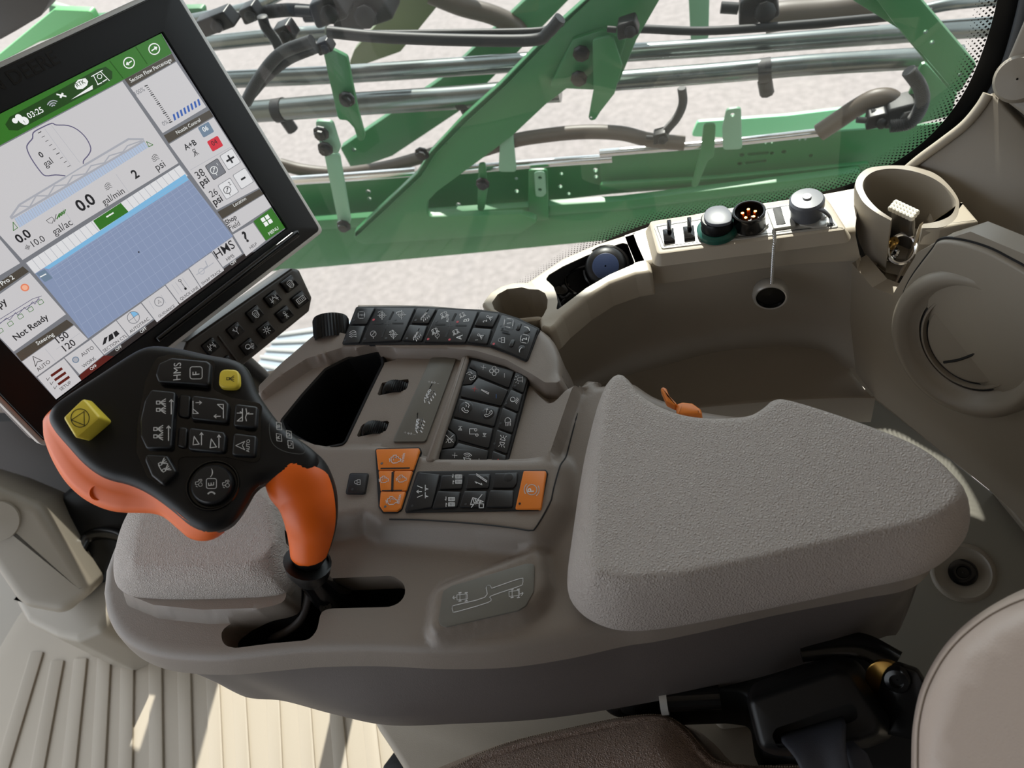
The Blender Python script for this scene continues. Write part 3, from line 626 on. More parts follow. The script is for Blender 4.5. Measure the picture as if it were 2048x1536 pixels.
def con_z(P):
    P = np.asarray(P, float); d, _ = pdist(P, con_out); z = np.full(len(P), Z0)
    # ridge between lever area and key plateau: gentle rise to the outboard side
    z += 0.010*sstep((P[:, 1]-0.235)/0.12)
    s = sdist(P, padbase); z = z+(0.688-z)*sstep((s+0.004)/0.008)
    s = sdist(P, labelp); z = z+(0.686-z)*sstep((s+0.012)/0.012)
    s = sdist(P, plateau); z = z+(0.697-z)*sstep((s+0.022)/0.022)
    s = sdist(P, recess); rz = 0.690+0.010*sstep((P[:, 0]+0.222)/0.05); z = z+(rz-z)*sstep(s/0.006+0.2)
    s = sdist(P, arch); az = 0.704-0.014*sstep((-0.515-P[:, 0])/0.06); z = z+(az-z)*sstep((s+0.004)/0.005)
    r = 0.012; q = np.clip(d/r, 0, 1); z = z-r*(1-np.sqrt(1-(1-q)**2))*0.9
    return z
b = MB()
relief(b, ZP, con_out, con_z, TAUPE, 0.0038, rings=(0.0008, 0.002, 0.004, 0.007, 0.011), holes=[slot, well]+wsl,
    feats=[off(ccw(arch), .002), off(ccw(arch), -.0035), off(ccw(recess), .005), off(ccw(recess), 0.0), ccw(plateau), off(ccw(plateau), -.008), off(ccw(plateau), -.020), ccw(labelp), off(ccw(labelp), -.011), off(ccw(padbase), .004), off(ccw(padbase), -.004)], hskirt=0.03)
P = dens(ccw(con_out), 0.0055); zo = con_z(P)
rows = []
for dd, zz in ((0.004, 0.640), (0.003, 0.648), (0.0015, 0.658), (0, None)):
    Q = off(P, -dd); rows.append([(a, c, (min(zz, h-0.006) if zz else h)) for (a, c), h in zip(Q, zo)])
b.loft(rows, TAUPE, closed=True)
shell = b.build('shell', console, 50)
# dark lower body, hanging below the shell and drawn in towards its foot
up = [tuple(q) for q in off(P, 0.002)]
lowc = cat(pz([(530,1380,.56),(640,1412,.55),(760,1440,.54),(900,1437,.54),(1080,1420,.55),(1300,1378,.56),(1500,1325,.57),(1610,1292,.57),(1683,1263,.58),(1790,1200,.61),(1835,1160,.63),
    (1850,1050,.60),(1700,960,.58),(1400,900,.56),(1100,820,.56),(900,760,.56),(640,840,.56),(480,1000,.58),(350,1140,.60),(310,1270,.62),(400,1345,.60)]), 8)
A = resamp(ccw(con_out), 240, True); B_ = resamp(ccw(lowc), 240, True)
k0 = min(range(240), key=lambda i: math.dist(A[0], B_[i])); B_ = B_[k0:]+B_[:k0]
def nearest_ring(A, L):
    out = []
    c = np.array(L).mean(0)
    for a in A:
        # where the line from a towards the centre meets the lower outline
        out.append(a)
    return out
Lz = 0.56
rows = []
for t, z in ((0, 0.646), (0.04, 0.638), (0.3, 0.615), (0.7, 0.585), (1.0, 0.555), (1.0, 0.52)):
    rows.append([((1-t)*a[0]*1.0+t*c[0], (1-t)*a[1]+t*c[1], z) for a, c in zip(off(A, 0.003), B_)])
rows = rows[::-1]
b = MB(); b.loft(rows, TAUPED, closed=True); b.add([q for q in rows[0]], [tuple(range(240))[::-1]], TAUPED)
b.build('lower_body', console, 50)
# dark lining of the gate slot and of the wheel openings
for nm, h, dz in (('slot_lining', slot, .07), ('wheel_opening', wsl[0], .028), ('wheel_opening', wsl[1], .028)):
    b = MB(); H = ccw(h); H = off(H, -0.0015); zt = .668 if nm == 'slot_lining' else .684
    b.loft([[(a, c, zt-dz) for a, c in H], [(a, c, zt-0.0) for a, c in H]], BLKM, closed=True)
    b.add([(a, c, zt-dz) for a, c in H], [tuple(range(len(H)))], BLKM); b.build(nm, console)
# black rubber insert of the bottle well
W = ccw(well); b = MB()
def wz(h): return [(a, c, h) for a, c in W]
rows = [[(a, c, z) for a, c in off(W, d)] for d, z in ((-.004, .676), (-.004, .688), (-.002, .691), (.001, .690), (.003, .684), (.010, .60), (.014, .585))]
b.loft(rows, BLK, closed=True); b.add(rows[-1], [tuple(range(len(W)))], BLK)
b.build('well_insert', console, flip=False)
# padded front rest
po = cat(pz([(236,1165,.69),(250,1186,.69),(290,1195,.69),(400,1197,.69),(552,1189,.69),(582,1164,.69),(588,1125,.69),(576,1030,.69),(560,985,.69),(440,965,.69),(310,980,.69),(262,1040,.69),(238,1110,.69)]), 6)
pt = rnd(pz([(268,1132,.722),(500,1128,.722),(538,1105,.722),(556,1075,.722),(545,1004,.722),(520,990,.722),(320,995,.722),(285,1040,.722)]), .008, 4)
def two(po, pt, z0, z1, p=1.0):
    def f(P):
        do, _ = pdist(P, po); di, ins = pdist(P, pt); t = np.where(ins, 1.0, do/(do+di+1e-9))
        return z0+(z1-z0)*np.where(t >= 1, 1, 1-(1-np.clip(t, 0, 1))**p)
    return f
def pad_z(P):
    z = two(po, pt, 0.700, 0.724, 1.5)(P); d, _ = pdist(P, po); q = np.clip(d/.008, 0, 1)
    return z-.010*(1-np.sqrt(1-(1-q)**2))
b = MB(); relief(b, ZP, po, pad_z, LEATH, 0.005, rings=(.0007, .002, .004, .007), feats=[ccw(pt), off(ccw(pt), -.003), off(ccw(pt), .003)], skirt=((0.0, -.004), (0, -.010)))
b.build('palm_pad', console, 60)
# big arm pad
ao = cat(pz([(1133,1160,.70),(1142,1200,.70),(1180,1230,.70),(1240,1247,.70),(1330,1241,.70),(1480,1213,.70),(1600,1188,.70),(1720,1162,.70),(1811,1143,.70),(1866,1124,.70),(1908,1096,.70),(1938,1058,.705),(1950,1005,.72),(1930,950,.735),(1850,887,.738),(1730,838,.738),(1600,797,.738),
    (1550,786,.738),(1527,797,.736),(1500,823,.733),(1440,831,.731),(1380,824,.731),(1312,797,.733),(1279,770,.735),(1269,745,.738),(1255,730,.738),(1217,737,.735),(1197,775,.725),(1180,840,.715),(1160,940,.708),(1143,1080,.70)]), 6)
at_ = cat(pz([(1192,1130,.748),(1215,1150,.748),(1260,1158,.748),(1400,1148,.748),(1560,1130,.748),(1720,1108,.748),(1850,1083,.748),(1905,1060,.748),(1925,1020,.748),(1908,965,.75),(1840,900,.75),(1720,850,.75),(1600,810,.75),
    (1555,803,.75),(1530,824,.748),(1500,843,.746),(1430,850,.745),(1360,842,.745),(1300,815,.747),(1265,785,.749),(1248,755,.75),(1228,765,.75),(1212,830,.75),(1196,980,.75)]), 6)
_in = off(ccw(ao), .013); _sd = sdist(at_, ao)
at_ = [p if d > .012 else min(_in, key=lambda q: math.dist(p, q)) for p, d in zip(at_, _sd)]
at_ = resamp(at_, 110, True)
def arm_z(P):
    P = np.asarray(P); z = two(ao, at_, 0.708, 0.752, 1.6)(P); d, _ = pdist(P, ao); q = np.clip(d/.012, 0, 1)
    return z-.014*(1-np.sqrt(1-(1-q)**2))
b = MB(); relief(b, ZP, ao, arm_z, LEATH, 0.0045, rings=(.0007, .002, .004, .007, .011), feats=[ccw(at_), off(ccw(at_), -.004), off(ccw(at_), .004)], skirt=((0.0, -.004), (-.001, -.013)))
b.build('arm_pad', console, 60)

def seam(pts, zf=con_z, parent=console, r=.0007):
    L = resamp(cat(pzz(pts, .695), 6, False), 60); z = zf(np.array(L)); b = MB(); b.tube([(a, c, h+.0003) for (a, c), h in zip(L, z)], r, BLKM, 6); b.build('seam_line', parent)
seam([(1150,812),(1127,900),(1108,980),(1102,1006),(1074,1055),(1060,1062),(1030,1058),(950,1049),(850,1042),(780,1040)])
# ================================================================ keypads of the console
cK = lambda x, y: (640+x/3.2, 580+y/3.2)
def keypad(name, pl, base, keys, bh=.0012, kh=.0032):
    K = Pad(cK, pl); b = MB(); b.prism(pl, rnd(K.P(base, bh), .003, 3), -.003, bh, BLKM, .0008, 2); pad = b.build(name, console)
    for k in keys:
        nm, poly, m, deco = k[0], k[1], k[2], k[3]
        c = (sum(p[0] for p in poly)/len(poly), sum(p[1] for p in poly)/len(poly))
        mb = K.key(poly, 0, kh, m); h = kh+(.0017 if any(d[0] == 'bump' for d in deco) else .00025)
        for d in deco:
            if d[0] == 't': K.text(mb, d[1], d[2], d[3], h, d[4] if len(d) > 4 else WHT, bold=.012)
            elif d[0] == 'b': K.bar(mb, d[1], d[2], d[3], kh-.0004, kh+.0010, KEY if len(d) < 5 else d[4])
            elif d[0] == 's': K.line(mb, [d[1], d[2]], d[3], h, BLKM)
            elif d[0] == 'l': K.dot(mb, d[1][0], d[1][1], 8, h, d[2]); 
            elif d[0] == 'bump':
                o = Vector(K.P([d[1]], kh)[0]); R = (Vector(K.P([(d[1][0]+d[2], d[1][1])], kh)[0])-o).length
                mb.lathe(pl.w(o.x, o.y, kh-.0005), pl.n, [(R*math.cos(a), .0005+R*.12*math.sin(a)) for a in np.linspace(0, 1.57, 7)], m, 20)
            else: K.icon(mb, d[0], d[1][0], d[1][1], d[2], d[3], h, d[4] if len(d) > 4 else WHT, None)
        o = mb.build(nm, pad)
        if len(k) > 4: o['label'] = k[4]
    return pad
R90 = -90
RL = REDL; GL = mat('lamp_off', srgb(52, 55, 60), .3)
FPL = Plane((0, 0, .7045), (0, 0, 1))
keypad('upper_keypad', FPL, [(230,105),(600,103),(1020,123),(1160,143),(1270,178),(1407,245),(1325,460),(1225,414),(1080,360),(940,344),(138,346)], [
 ('key', [(243,112),(352,112),(297,217),(192,217)], KEY, [('frame',(265,160),24,0),('person',(265,160),15,R90),('l',(217,193),GL)]),
 ('key', [(187,229),(289,229),(250,336),(147,339)], KEY, [('waves',(212,282),26,R90),('l',(158,320),GL)]),
 ('rocker_key', [(362,112),(608,115),(514,322),(264,335)], KEY, [('target',(397,162),26,0),('target',(521,158),26,0),('gauge',(341,280),26,0),('target',(470,285),26,0),('t','1',(392,140),(388,128)),('t','3',(518,145),(513,128)),('t','2',(470,265),(462,252)),('s',(468,140),(445,185),12),('s',(337,213),(400,213),10),('s',(466,213),(530,213),10),('s',(415,250),(395,300),12),('plus',(430,216),20,0,GRYP),('l',(343,190),RL),('l',(480,190),GL),('l',(287,312),GL),('l',(422,308),GL)]),
 ('key', [(622,115),(745,118),(690,213),(582,210)], KEY, [('boom',(672,158),34,-20),('l',(612,192),GL)]),
 ('key', [(572,222),(686,228),(650,325),(524,320)], KEY, [('boom',(618,283),34,-30),('l',(556,308),GL)]),
 ('rocker_key', [(757,120),(1013,135),(928,335),(664,328)], KEY, [('spray2',(795,158),28,-25),('t','AUTO',(822,205),(828,155)),('spray2',(910,160),22,-25),('t','B',(952,203),(957,178)),('spray2',(735,262),26,-25),('gauge',(750,290),20,0),('spray2',(868,268),24,-25),('t','A',(905,315),(912,288)),('s',(868,152),(848,192),14),('s',(740,220),(798,220),11),('s',(872,226),(934,228),11),('s',(822,258),(805,298),14),('plus',(832,228),20,0,GRYP),('l',(745,200),GL),('l',(880,204),RL),('l',(692,314),RL),('l',(829,317),RL)]),
 ('key', [(1027,138),(1148,150),(1103,235),(987,225)], KEY, [('spray',(1078,172),26,-60),('t','2',(1068,205),(1068,188)),('bump',(1090,185),14)]),
 ('key', [(980,240),(1098,250),(1068,345),(942,330)], KEY, [('spray',(1020,290),26,-60),('t','1',(1010,325),(1012,312)),('bump',(1045,290),14)]),
 ('rocker_key', [(1162,157),(1250,182),(1393,250),(1320,448),(1230,405),(1087,350)], KEY, [('frame',(1207,210),32,10),('t','1',(1222,218),(1222,200)),('frame',(1310,312),30,10),('t','2',(1325,322),(1322,300)),('b',(1280,210),(1262,255),20),('b',(1238,315),(1218,362),20),('s',(1160,258),(1205,270),12),('lock',(1157,320),26,R90),('l',(1158,232),GL),('l',(1112,344),RL),('bump',(1325,265),20),('bump',(1290,370),20),('t',')',(1322,262),(1350,240)),('t','(',(1265,388),(1290,392))]),
])
EPL = Plane(atz(970, 820, .6925), (-0.02, -0.03, 1))
r_ = 0
keypad('central_keypad', EPL, [(955,425),(1250,500),(1345,540),(1195,1116),(1100,1118),(890,1120),(720,1098)], [
 ('rocker_key', [(968,442),(1243,517),(1207,625),(1008,545),(1003,520),(955,492)], KEY, [('plus',(1046,495),20,10),('fan',(1115,518),32,0),('minus',(1180,547),18,R90)]),
 ('key', [(950,498),(1000,522),(1004,555),(968,600),(910,606)], KEY, [('voice',(965,550),30,-70)]),
 ('rocker_key', [(908,613),(973,606),(1012,560),(1203,640),(1158,740),(897,680)], KEY, [('plus',(990,632),20,10,REDP),('thermo',(1060,650),32,20),('minus',(1128,680),16,R90,BLUP)]),
 ('rocker_key', [(890,692),(1148,752),(1113,873),(852,808)], KEY, [('bump',(932,752),46),('bump',(1075,788),44),('voice',(932,752),32,-10),('phone',(1075,788),30,-80)]),
 ('rocker_key', [(846,820),(1107,886),(1078,1012),(882,958),(870,923),(818,880)], KEY, [('up',(897,888),20,5),('note',(985,908),34,R90),('up',(1053,925),18,185)]),
 ('key', [(810,887),(866,926),(870,962),(850,1004),(777,1014)], KEY, [('mute',(830,952),26,R90)]),
 ('rocker_key', [(772,1023),(855,1012),(884,977),(1076,1027),(1064,1108),(892,1116),(768,1098)], KEY, [('plus',(862,1058),20,5),('speaker',(942,1075),34,-80),('minus',(1018,1092),18,R90)]),
 ('key', [(1252,522),(1332,546),(1300,658),(1227,622)], KEY, [('beacon',(1275,572),26,R90),('l',(1248,612),GL)]),
 ('key', [(1222,635),(1296,668),(1265,780),(1174,740)], KEY, [('worklamp',(1240,705),26,-10),('l',(1190,726),GL)]),
 ('key', [(1168,750),(1261,790),(1230,915),(1137,880)], KEY, [('lamp',(1202,838),28,85),('l',(1155,852),GL)]),
 ('key', [(1130,890),(1227,926),(1195,1048),(1112,1015)], KEY, [('sidelamp',(1168,968),32,-80),('l',(1117,982),GL)]),
 ('key', [(1105,1027),(1192,1060),(1179,1112),(1094,1112)], KEY, [('hazard',(1140,1102),22,0,REDP)]),
])
CPL = Plane((0, 0, .6975), (0, 0, 1))
keypad('lower_keypad', CPL, [(620,1158),(1450,1148),(1458,1170),(1412,1408),(545,1422),(542,1405)], [
 ('key', [(632,1166),(768,1180),(712,1390),(560,1414),(548,1400),(602,1240)], KEY, [('boomup',(660,1290),40,R90),('l',(590,1380),GL)]),
 ('key', [(778,1186),(920,1180),(905,1270),(762,1275)], KEY, [('track',(875,1210),34,0)]),
 ('key', [(752,1286),(900,1290),(877,1387),(717,1397)], KEY, [('track',(830,1355),34,0)]),
 ('key', [(948,1177),(1090,1175),(1078,1265),(932,1270)], KEY, [('ladder',(1033,1205),40,10),('bump',(1050,1210),26)]),
 ('key', [(922,1286),(1068,1286),(1053,1387),(892,1387)], KEY, [('trusslock',(1005,1350),40,0),('l',(932,1370),GL)]),
 ('key', [(1117,1172),(1266,1166),(1258,1235),(1238,1265),(1102,1265)], KEY, [('bump',(1205,1198),32)]),
 ('key', [(1087,1281),(1240,1281),(1230,1387),(1062,1387)], KEY, []),
 ('parking_key', [(1302,1156),(1442,1156),(1448,1172),(1412,1400),(1248,1400)], ORGK, [('park',(1355,1278),46,10),('t','P',(1368,1295),(1370,1262)),('l',(1278,1367),BLKM)], 'orange parking brake key with a P in a circle'),
])
keypad('lock_keypad', CPL, [(188,1168),(310,1170),(306,1205),(288,1306),(160,1304)], [
 ('key', [(192,1176),(303,1178),(300,1205),(284,1298),(168,1298)], KEY, [('lock',(235,1230),24,R90),('l',(207,1275),GL)])])
keypad('engine_keypad', CPL, [(350,1012),(638,1004),(645,1030),(523,1404),(492,1425),(398,1425),(372,1385)], [
 ('engine_key', [(357,1018),(632,1011),(637,1030),(594,1152),(372,1152)], ORGK, [('engine',(480,1080),36,-5),('t','n/min',(535,1102),(545,1045)),('l',(395,1110),GRYP),('s',(390,1142),(572,1139),9)], 'orange engine speed key with a printed outline'),
 ('engine_key', [(373,1156),(470,1156),(455,1285),(386,1285)], ORGK, [('engine',(408,1210),30,-5),('s',(465,1168),(462,1280),14)], 'orange engine speed key with a printed outline'),
 ('engine_key', [(475,1156),(592,1156),(550,1285),(460,1285)], ORGK, [('engine',(520,1205),32,-5)], 'orange engine speed key with a printed outline'),
 ('engine_key', [(387,1289),(548,1289),(515,1395),(490,1414),(402,1414),(380,1380)], ORGK, [('engine',(458,1345),36,-5),('t','n/min',(508,1368),(520,1310)),('l',(417,1386),GRYP),('s',(398,1284),(522,1282),8)], 'orange engine speed key with a printed outline')])
# printed plates
WPL = Plane((0, 0, .6912), (0, 0, 1)); W_ = Pad(cK, WPL)
b = MB(); b.prism(WPL, rnd(W_.P([(715,432),(862,430),(868,445),(680,955),(665,970),(470,970),(468,955),(705,440)], .001), .002), -.001, .001, LABEL, .0006, 2)
for (x, y) in ((695, 660), (625, 850)): W_.icon(b, 'boom', x, y, 52, -35 if y < 700 else -55, .00125)
W_.icon(b, 'plus', 698, 588, 9, 0, .00125); W_.icon(b, 'arrow', 725, 592, 16, 10, .00125); W_.icon(b, 'arrow', 725, 592, 16, 190, .00125); W_.icon(b, 'minus', 755, 600, 9, 0, .00125)
W_.icon(b, 'plus', 545, 912, 9, 0, .00125); W_.icon(b, 'arrow', 575, 918, 16, 10, .00125); W_.icon(b, 'arrow', 575, 918, 16, 190, .00125); W_.icon(b, 'minus', 605, 925, 9, 0, .00125)
b.build('boom_label', console)
rpad = MB(); rl = Plane((0, 0, .6905), (0, 0, 1)); Rp = Pad(cK, rl)
rpad.prism(rl, rnd(Rp.P([(905,425),(945,412),(950,440),(735,1085),(720,1098),(680,1098),(672,1080)], .008), .003), -.004, .008, TAUPE, .003, 3); rpad.build('divider_rib', console)
GPL = Plane((0, 0, .6862), (0, 0, 1)); c7g = lambda x, y: (700+x/2.56, 1000+y/2.56); G_ = Pad(c7g, GPL)
b = MB(); b.prism(GPL, rnd(G_.P([(475,465),(520,438),(900,325),(938,325),(945,345),(940,470),(900,540),(860,565),(490,650),(460,640),(452,610)], .001), .005), -.001, .001, LABEL, .0006, 2)
gt = [(725,452)]+[(870,402),(885,410),(883,428),(870,440),(725,490)]+[(722,505),(705,525),(545,572),(527,568),(524,548),(540,538),(690,498),(697,450),(705,438),(718,438),(725,452)]
G_.line(b, cat(gt, 3, False), 3.4, .00125, WHT)
for x, y, s in ((575, 498, 1), (842, 480, -1)):
    for q in ([(x-28, y-12), (x+25, y-17), (x+27, y+8), (x-27, y+14)],): G_.line(b, q, 2.4, .00125, WHT, True)
    for k in (-18, 14): G_.line(b, [(x+k, y-22), (x+k+12, y-24)], 5, .00125, WHT); G_.line(b, [(x+k, y+20), (x+k+12, y+18)], 5, .00125, WHT); G_.line(b, [(x+k+6, y-22), (x+k+6, y+18)], 2.4, .00125, WHT)
    e = x-32 if s > 0 else x+28; G_.line(b, [(e, y), (e-18*s, y+3*s)], 3, .00125, WHT); G_.line(b, [(e-10*s, y-7), (e-18*s, y+3*s), (e-8*s, y+9)], 3, .00125, WHT)
b.build('gate_label', console)
# ribbed thumb wheels
for q, (cx, cy) in enumerate([(790, 776), (749, 858)]):
    o = atz(cx, cy, .688); o.z = .682; o.y += 0
    r = .0175; b = MB(); pr = []; nT = 44
    V = []; 
    for i in range(nT*2):
        a = 2*math.pi*i/(nT*2); R = r if i % 2 else r-.0011
        for yy, s_ in ((-.0075, .90), (-.006, .98), (0, 1.03), (.006, .98), (.0075, .90)):
            V.append(o+Vector((R*s_*math.sin(a), yy, R*s_*math.cos(a)-.004)))
    n = nT*2; F = [(i*5+k, ((i+1) % n)*5+k, ((i+1) % n)*5+k+1, i*5+k+1) for i in range(n) for k in range(4)]
    b.add(V, F, BLK); b.add([V[i*5] for i in range(n)], [tuple(range(n))[::-1]], BLK); b.add([V[i*5+4] for i in range(n)], [tuple(range(n))], BLK)
    b.build('thumb_wheel', console, 50, flip='auto')
# ================================================================ touch screen on its arm, with the switch row under it
VU = camdir(1647, -1875, 1540); VV = camdir(1236, 2334, 1540); VN = VV.cross(VU)
DO = CAM+ray(571, 457)*.00062
if VN.dot(CAM-DO) < 0: VN = -VN
DP = Plane(DO, VN, VU)
disp = thing('touchscreen_monitor', 'large tilted touchscreen monitor in a black bezel with a silver rim at the upper left', 'monitor', DO)
def corners(pl, a, b, c):    # rectangle from right-top, right-bottom, left-bottom
    A, B, D = [Vector(pl.px(*q)) for q in (a, b, c)]
    x1 = (A.x+B.x)/2; x0 = D.x; y0 = (B.y+D.y)/2; y1 = A.y
    return x0, x1, y0, y1
x0, x1, y0, y1 = corners(DP, (343, -31), (646, 464), (85, 889))
body = [(x0, y0), (x1, y0), (x1, y1), (x0, y1)]
sx0, sx1, sy0, sy1 = corners(DP, (322, 67), (571, 457), (112, 799))
scr = [(sx0, sy0), (sx1, sy0), (sx1, sy1), (sx0, sy1)]
b = MB(); b.prism(DP, rnd(body, .007), -.034, -.001, BLK, .002); b.prism(DP, rnd(body, .007), -.040, -.034, BLK)
hs = b.build('housing', disp)
b = MB(); b.prism(DP, rnd(off(ccw(body), .0035), .006), -.002, .0045, BLK, .0018, 3, holes=[ccw(rnd(off(scr, -.001), .002))], bottom=False); b.build('bezel', disp)
b = MB(); o1 = ccw(rnd(off(ccw(body), -.0015), .008)); b.prism(DP, o1, -.012, .0015, SILV, .001, 2, holes=[ccw(rnd(off(ccw(body), .003), .005))], bottom=True); b.build('silver_rim', disp)
b = MB(); bz = Pad(lambda x, y: (x/3.073, y/3.073), DP)
bz.text(b, 'JOHN DEERE', (-250, 685), (375, 385), .0048, BLKG, bold=.015); b.build('maker_lettering', disp)
b = MB(); bz2 = Pad(lambda x, y: (x/3.073, 400+y/3.073), DP)
b.prism(DP, rnd(bz2.P([(1840,180),(1852,222),(1400,560),(985,880),(960,850),(1380,520),(1800,195)], .012), .002), .003, .012, BLKG, .004, 4); b.build('chin_bar', disp)
# the picture on the screen
def em(n, *c): 
    m = bpy.data.materials.new(n); m.use_nodes = True; p = m.node_tree.nodes['Principled BSDF']; p.inputs['Base Color'].default_value = (.01, .01, .01, 1); p.inputs['Roughness'].default_value = .25
    p.inputs['Emission Color'].default_value = srgb(*c); p.inputs['Emission Strength'].default_value = .95; return m
E_BG = em('screen_grey', 118, 120, 126); E_L = em('screen_light', 202, 200, 202); E_G = em('screen_green', 50, 112, 34); E_GD = em('screen_dark_green', 28, 66, 18); E_BR = em('screen_brown', 74, 68, 60)
E_B = em('screen_blue', 134, 148, 178); E_BL = em('screen_blue_line', 160, 172, 198); E_C = em('screen_cyan', 124, 182, 222); E_K = em('screen_ink', 30, 30, 34); E_W = em('screen_white', 240, 242, 240)
E_GR = em('screen_mid_grey', 168, 170, 178); E_R = em('screen_red', 206, 44, 60); E_SL = em('screen_slate', 110, 130, 150); E_DR = em('screen_maroon', 88, 28, 22); E_BB = em('screen_bar_blue', 50, 92, 172); E_P = em('screen_purple_grey', 96, 92, 120); E_O = em('screen_orange', 226, 130, 96); E_D = em('screen_dark', 44, 38, 38); E_VL = em('screen_pale', 222, 222, 224); E_HB = em('screen_hatch', 176, 192, 216)
A1 = Pad(lambda x, y: (x/3.073, y/3.073), DP); A2 = Pad(lambda x, y: (x/3.073, 400+y/3.073), DP)
S = MB(); H0 = .0002; dh = .00012
S.flat(DP, scr, H0, E_BG)
def clipx(poly):
    """keep screen art inside the screen"""
    return [(min(max(a, sx0), sx1), min(max(c, sy0), sy1)) for a, c in poly]
_of = MB.flat
def sf(A, pts, l, m, r=0): q = A.P(pts, H0+dh*l); _of(S, DP, clipx(rnd(q, r, 3) if r else q), H0+dh*l, m)
def st(A, t, a, b_, m=E_K, bold=0.0): A.text(S, t, a, b_, H0+dh*6, m, bold=bold)
def sl_(A, pts, w, m, l=5, closed=False): A.line(S, pts, w, H0+dh*l, m, closed)
sf(A1, [(990,205),(1057,327),(762,488),(-200,1000),(-260,850),(0,700)], 1, E_G)
sf(A1, [(60,718),(600,425),(650,410),(690,440),(690,482),(640,520),(110,802),(55,800),(32,765)], 2, E_GD)
sl_(A1, [(835,288),(905,392)], 4, E_GD); sl_(A1, [(675,374),(757,480)], 4, E_GD)
for x, y, rr in ((793, 386, 145), (948, 301, -35)):
    sl_(A1, circ(x, y, 33, 24), 6, E_W); A1.icon(S, 'arrow', x, y, 20, rr, H0+dh*6, E_W, .0007*1.6)
st(A1, '03:25', (182, 730), (272, 686), E_W, .01)
for r in (12, 26, 40): sl_(A1, circ(330, 658, r, 10, -160, -60), 7, E_GR)
sl_(A1, [(350,580),(405,592)], 10, E_W); sl_(A1, [(372,598),(385,575)], 12, E_W)
sf(A1, [(460,515),(480,490),(525,480),(542,500),(535,525),(510,545),(475,550),(460,535)], 4, E_W); st(A1, 'RTK', (475, 536), (528, 510), E_GD, .01)
sf(A1, [(437,612),(569,522),(570,548)], 3, E_W)
sl_(A1, [(562,470),(630,432)], 5, E_W); sl_(A1, [(575,465),(602,518)], 5, E_W); sl_(A1, [(618,440),(672,495)], 5, E_W); sl_(A1, circ(612, 470, 14, 14), 4, E_W); sl_(A1, [(600,520),(625,508)], 6, E_W); sl_(A1, [(632,502),(655,488)], 6, E_W)
for x, y, r in ((92, 742, 18), (115, 722, 22), (132, 742, 16)): A1.dot(S, x, y, r, H0+dh*3, E_W)
A1.dot(S, 150, 742, 27, H0+dh*4, E_W); st(A1, '!', (148, 760), (162, 754), E_GD, .02)
sf(A1, [(752,500),(1097,1002),(505,1364),(139,1598),(-300,1120),(-200,1010)], 1, E_L)
sl_(A1, cat([(400,1080),(340,1075),(280,1080),(245,1050),(190,970),(165,910),(175,880),(200,850),(205,815),(255,785),(318,758),(345,768),(420,772),(480,800),(530,850),(558,910),(545,950),(515,985),(512,1005)], 3, False), 7, E_P)
for k in range(9): sl_(A1, [(235+22.5*k, 818+26*k), (252+22.5*k, 809+26*k)], 5 if k in (0, 5) else 3, E_K)
sl_(A1, [(275,792),(440,1022)], 2, E_GR); sl_(A1, [(315,770),(490,998)], 2, E_GR)
st(A1, '0', (250, 972), (275, 958), E_K, .02); st(A1, 'gal', (282, 1028), (330, 1000))
sf(A1, [(88,1345),(885,868),(912,905),(120,1400)], 2, E_HB)
for k in range(58):
    t = k/57; sl_(A1, [(90+795*t, 1343-474*t), (122+790*t, 1396-490*t)], 3, E_GR, 3)
sl_(A1, [(65,1335),(120,1258),(400,1090)], 13, E_GR, 3); sl_(A1, [(520,1015),(790,855),(880,855)], 13, E_GR, 3); sl_(A1, [(70,1342),(885,866)], 14, E_GR, 4); sl_(A1, [(400,1090),(520,1015)], 8, E_GR, 3)
zz = []
for k in range(14):
    t = k/13; zz.append((110+730*t, 1265-400*t) if k % 2 == 0 else (125+745*t, 1305-440*t))
sl_(A1, zz, 9, E_GR, 3)
sl_(A1, [(80,1365),(82,1418),(108,1400)], 4, E_G, 5, True); sl_(A1, [(900,870),(940,890),(915,902)], 4, E_G, 5, True)
st(A1, '0.0', (120, 1497), (197, 1448), E_K, .025); st(A1, '10.0', (208, 1518), (282, 1478)); A1.icon(S, 'target', 170, 1520, 18, -30, H0+dh*6, E_K)
st(A1, 'gal/ac', (338, 1447), (450, 1378)); st(A1, '0.0', (497, 1303), (594, 1243), E_K, .025); st(A1, 'gal/min', (642, 1262), (770, 1184)); st(A1, '2', (828, 1103), (864, 1080), E_K, .025); st(A1, 'psi', (970, 1050), (1020, 1020))
A1.icon(S, 'waves', 665, 1145, 24, -120, H0+dh*6, E_K); A1.icon(S, 'waves', 955, 970, 24, -120, H0+dh*6, E_K)
sl_(A1, [(285,1355),(318,1333),(330,1345),(322,1372),(300,1370),(285,1355)], 3, E_K); sl_(A1, [(335,1362),(345,1318)], 4, E_K)
for k in range(4): sl_(A1, [(350+14*k, 1345-10*k), (366+12*k, 1312-8*k)], 7, E_G)
sl_(A1, [(385,1280),(462,1390)], 2, E_GR); sl_(A1, [(712,1070),(790,1180)], 2, E_GR)
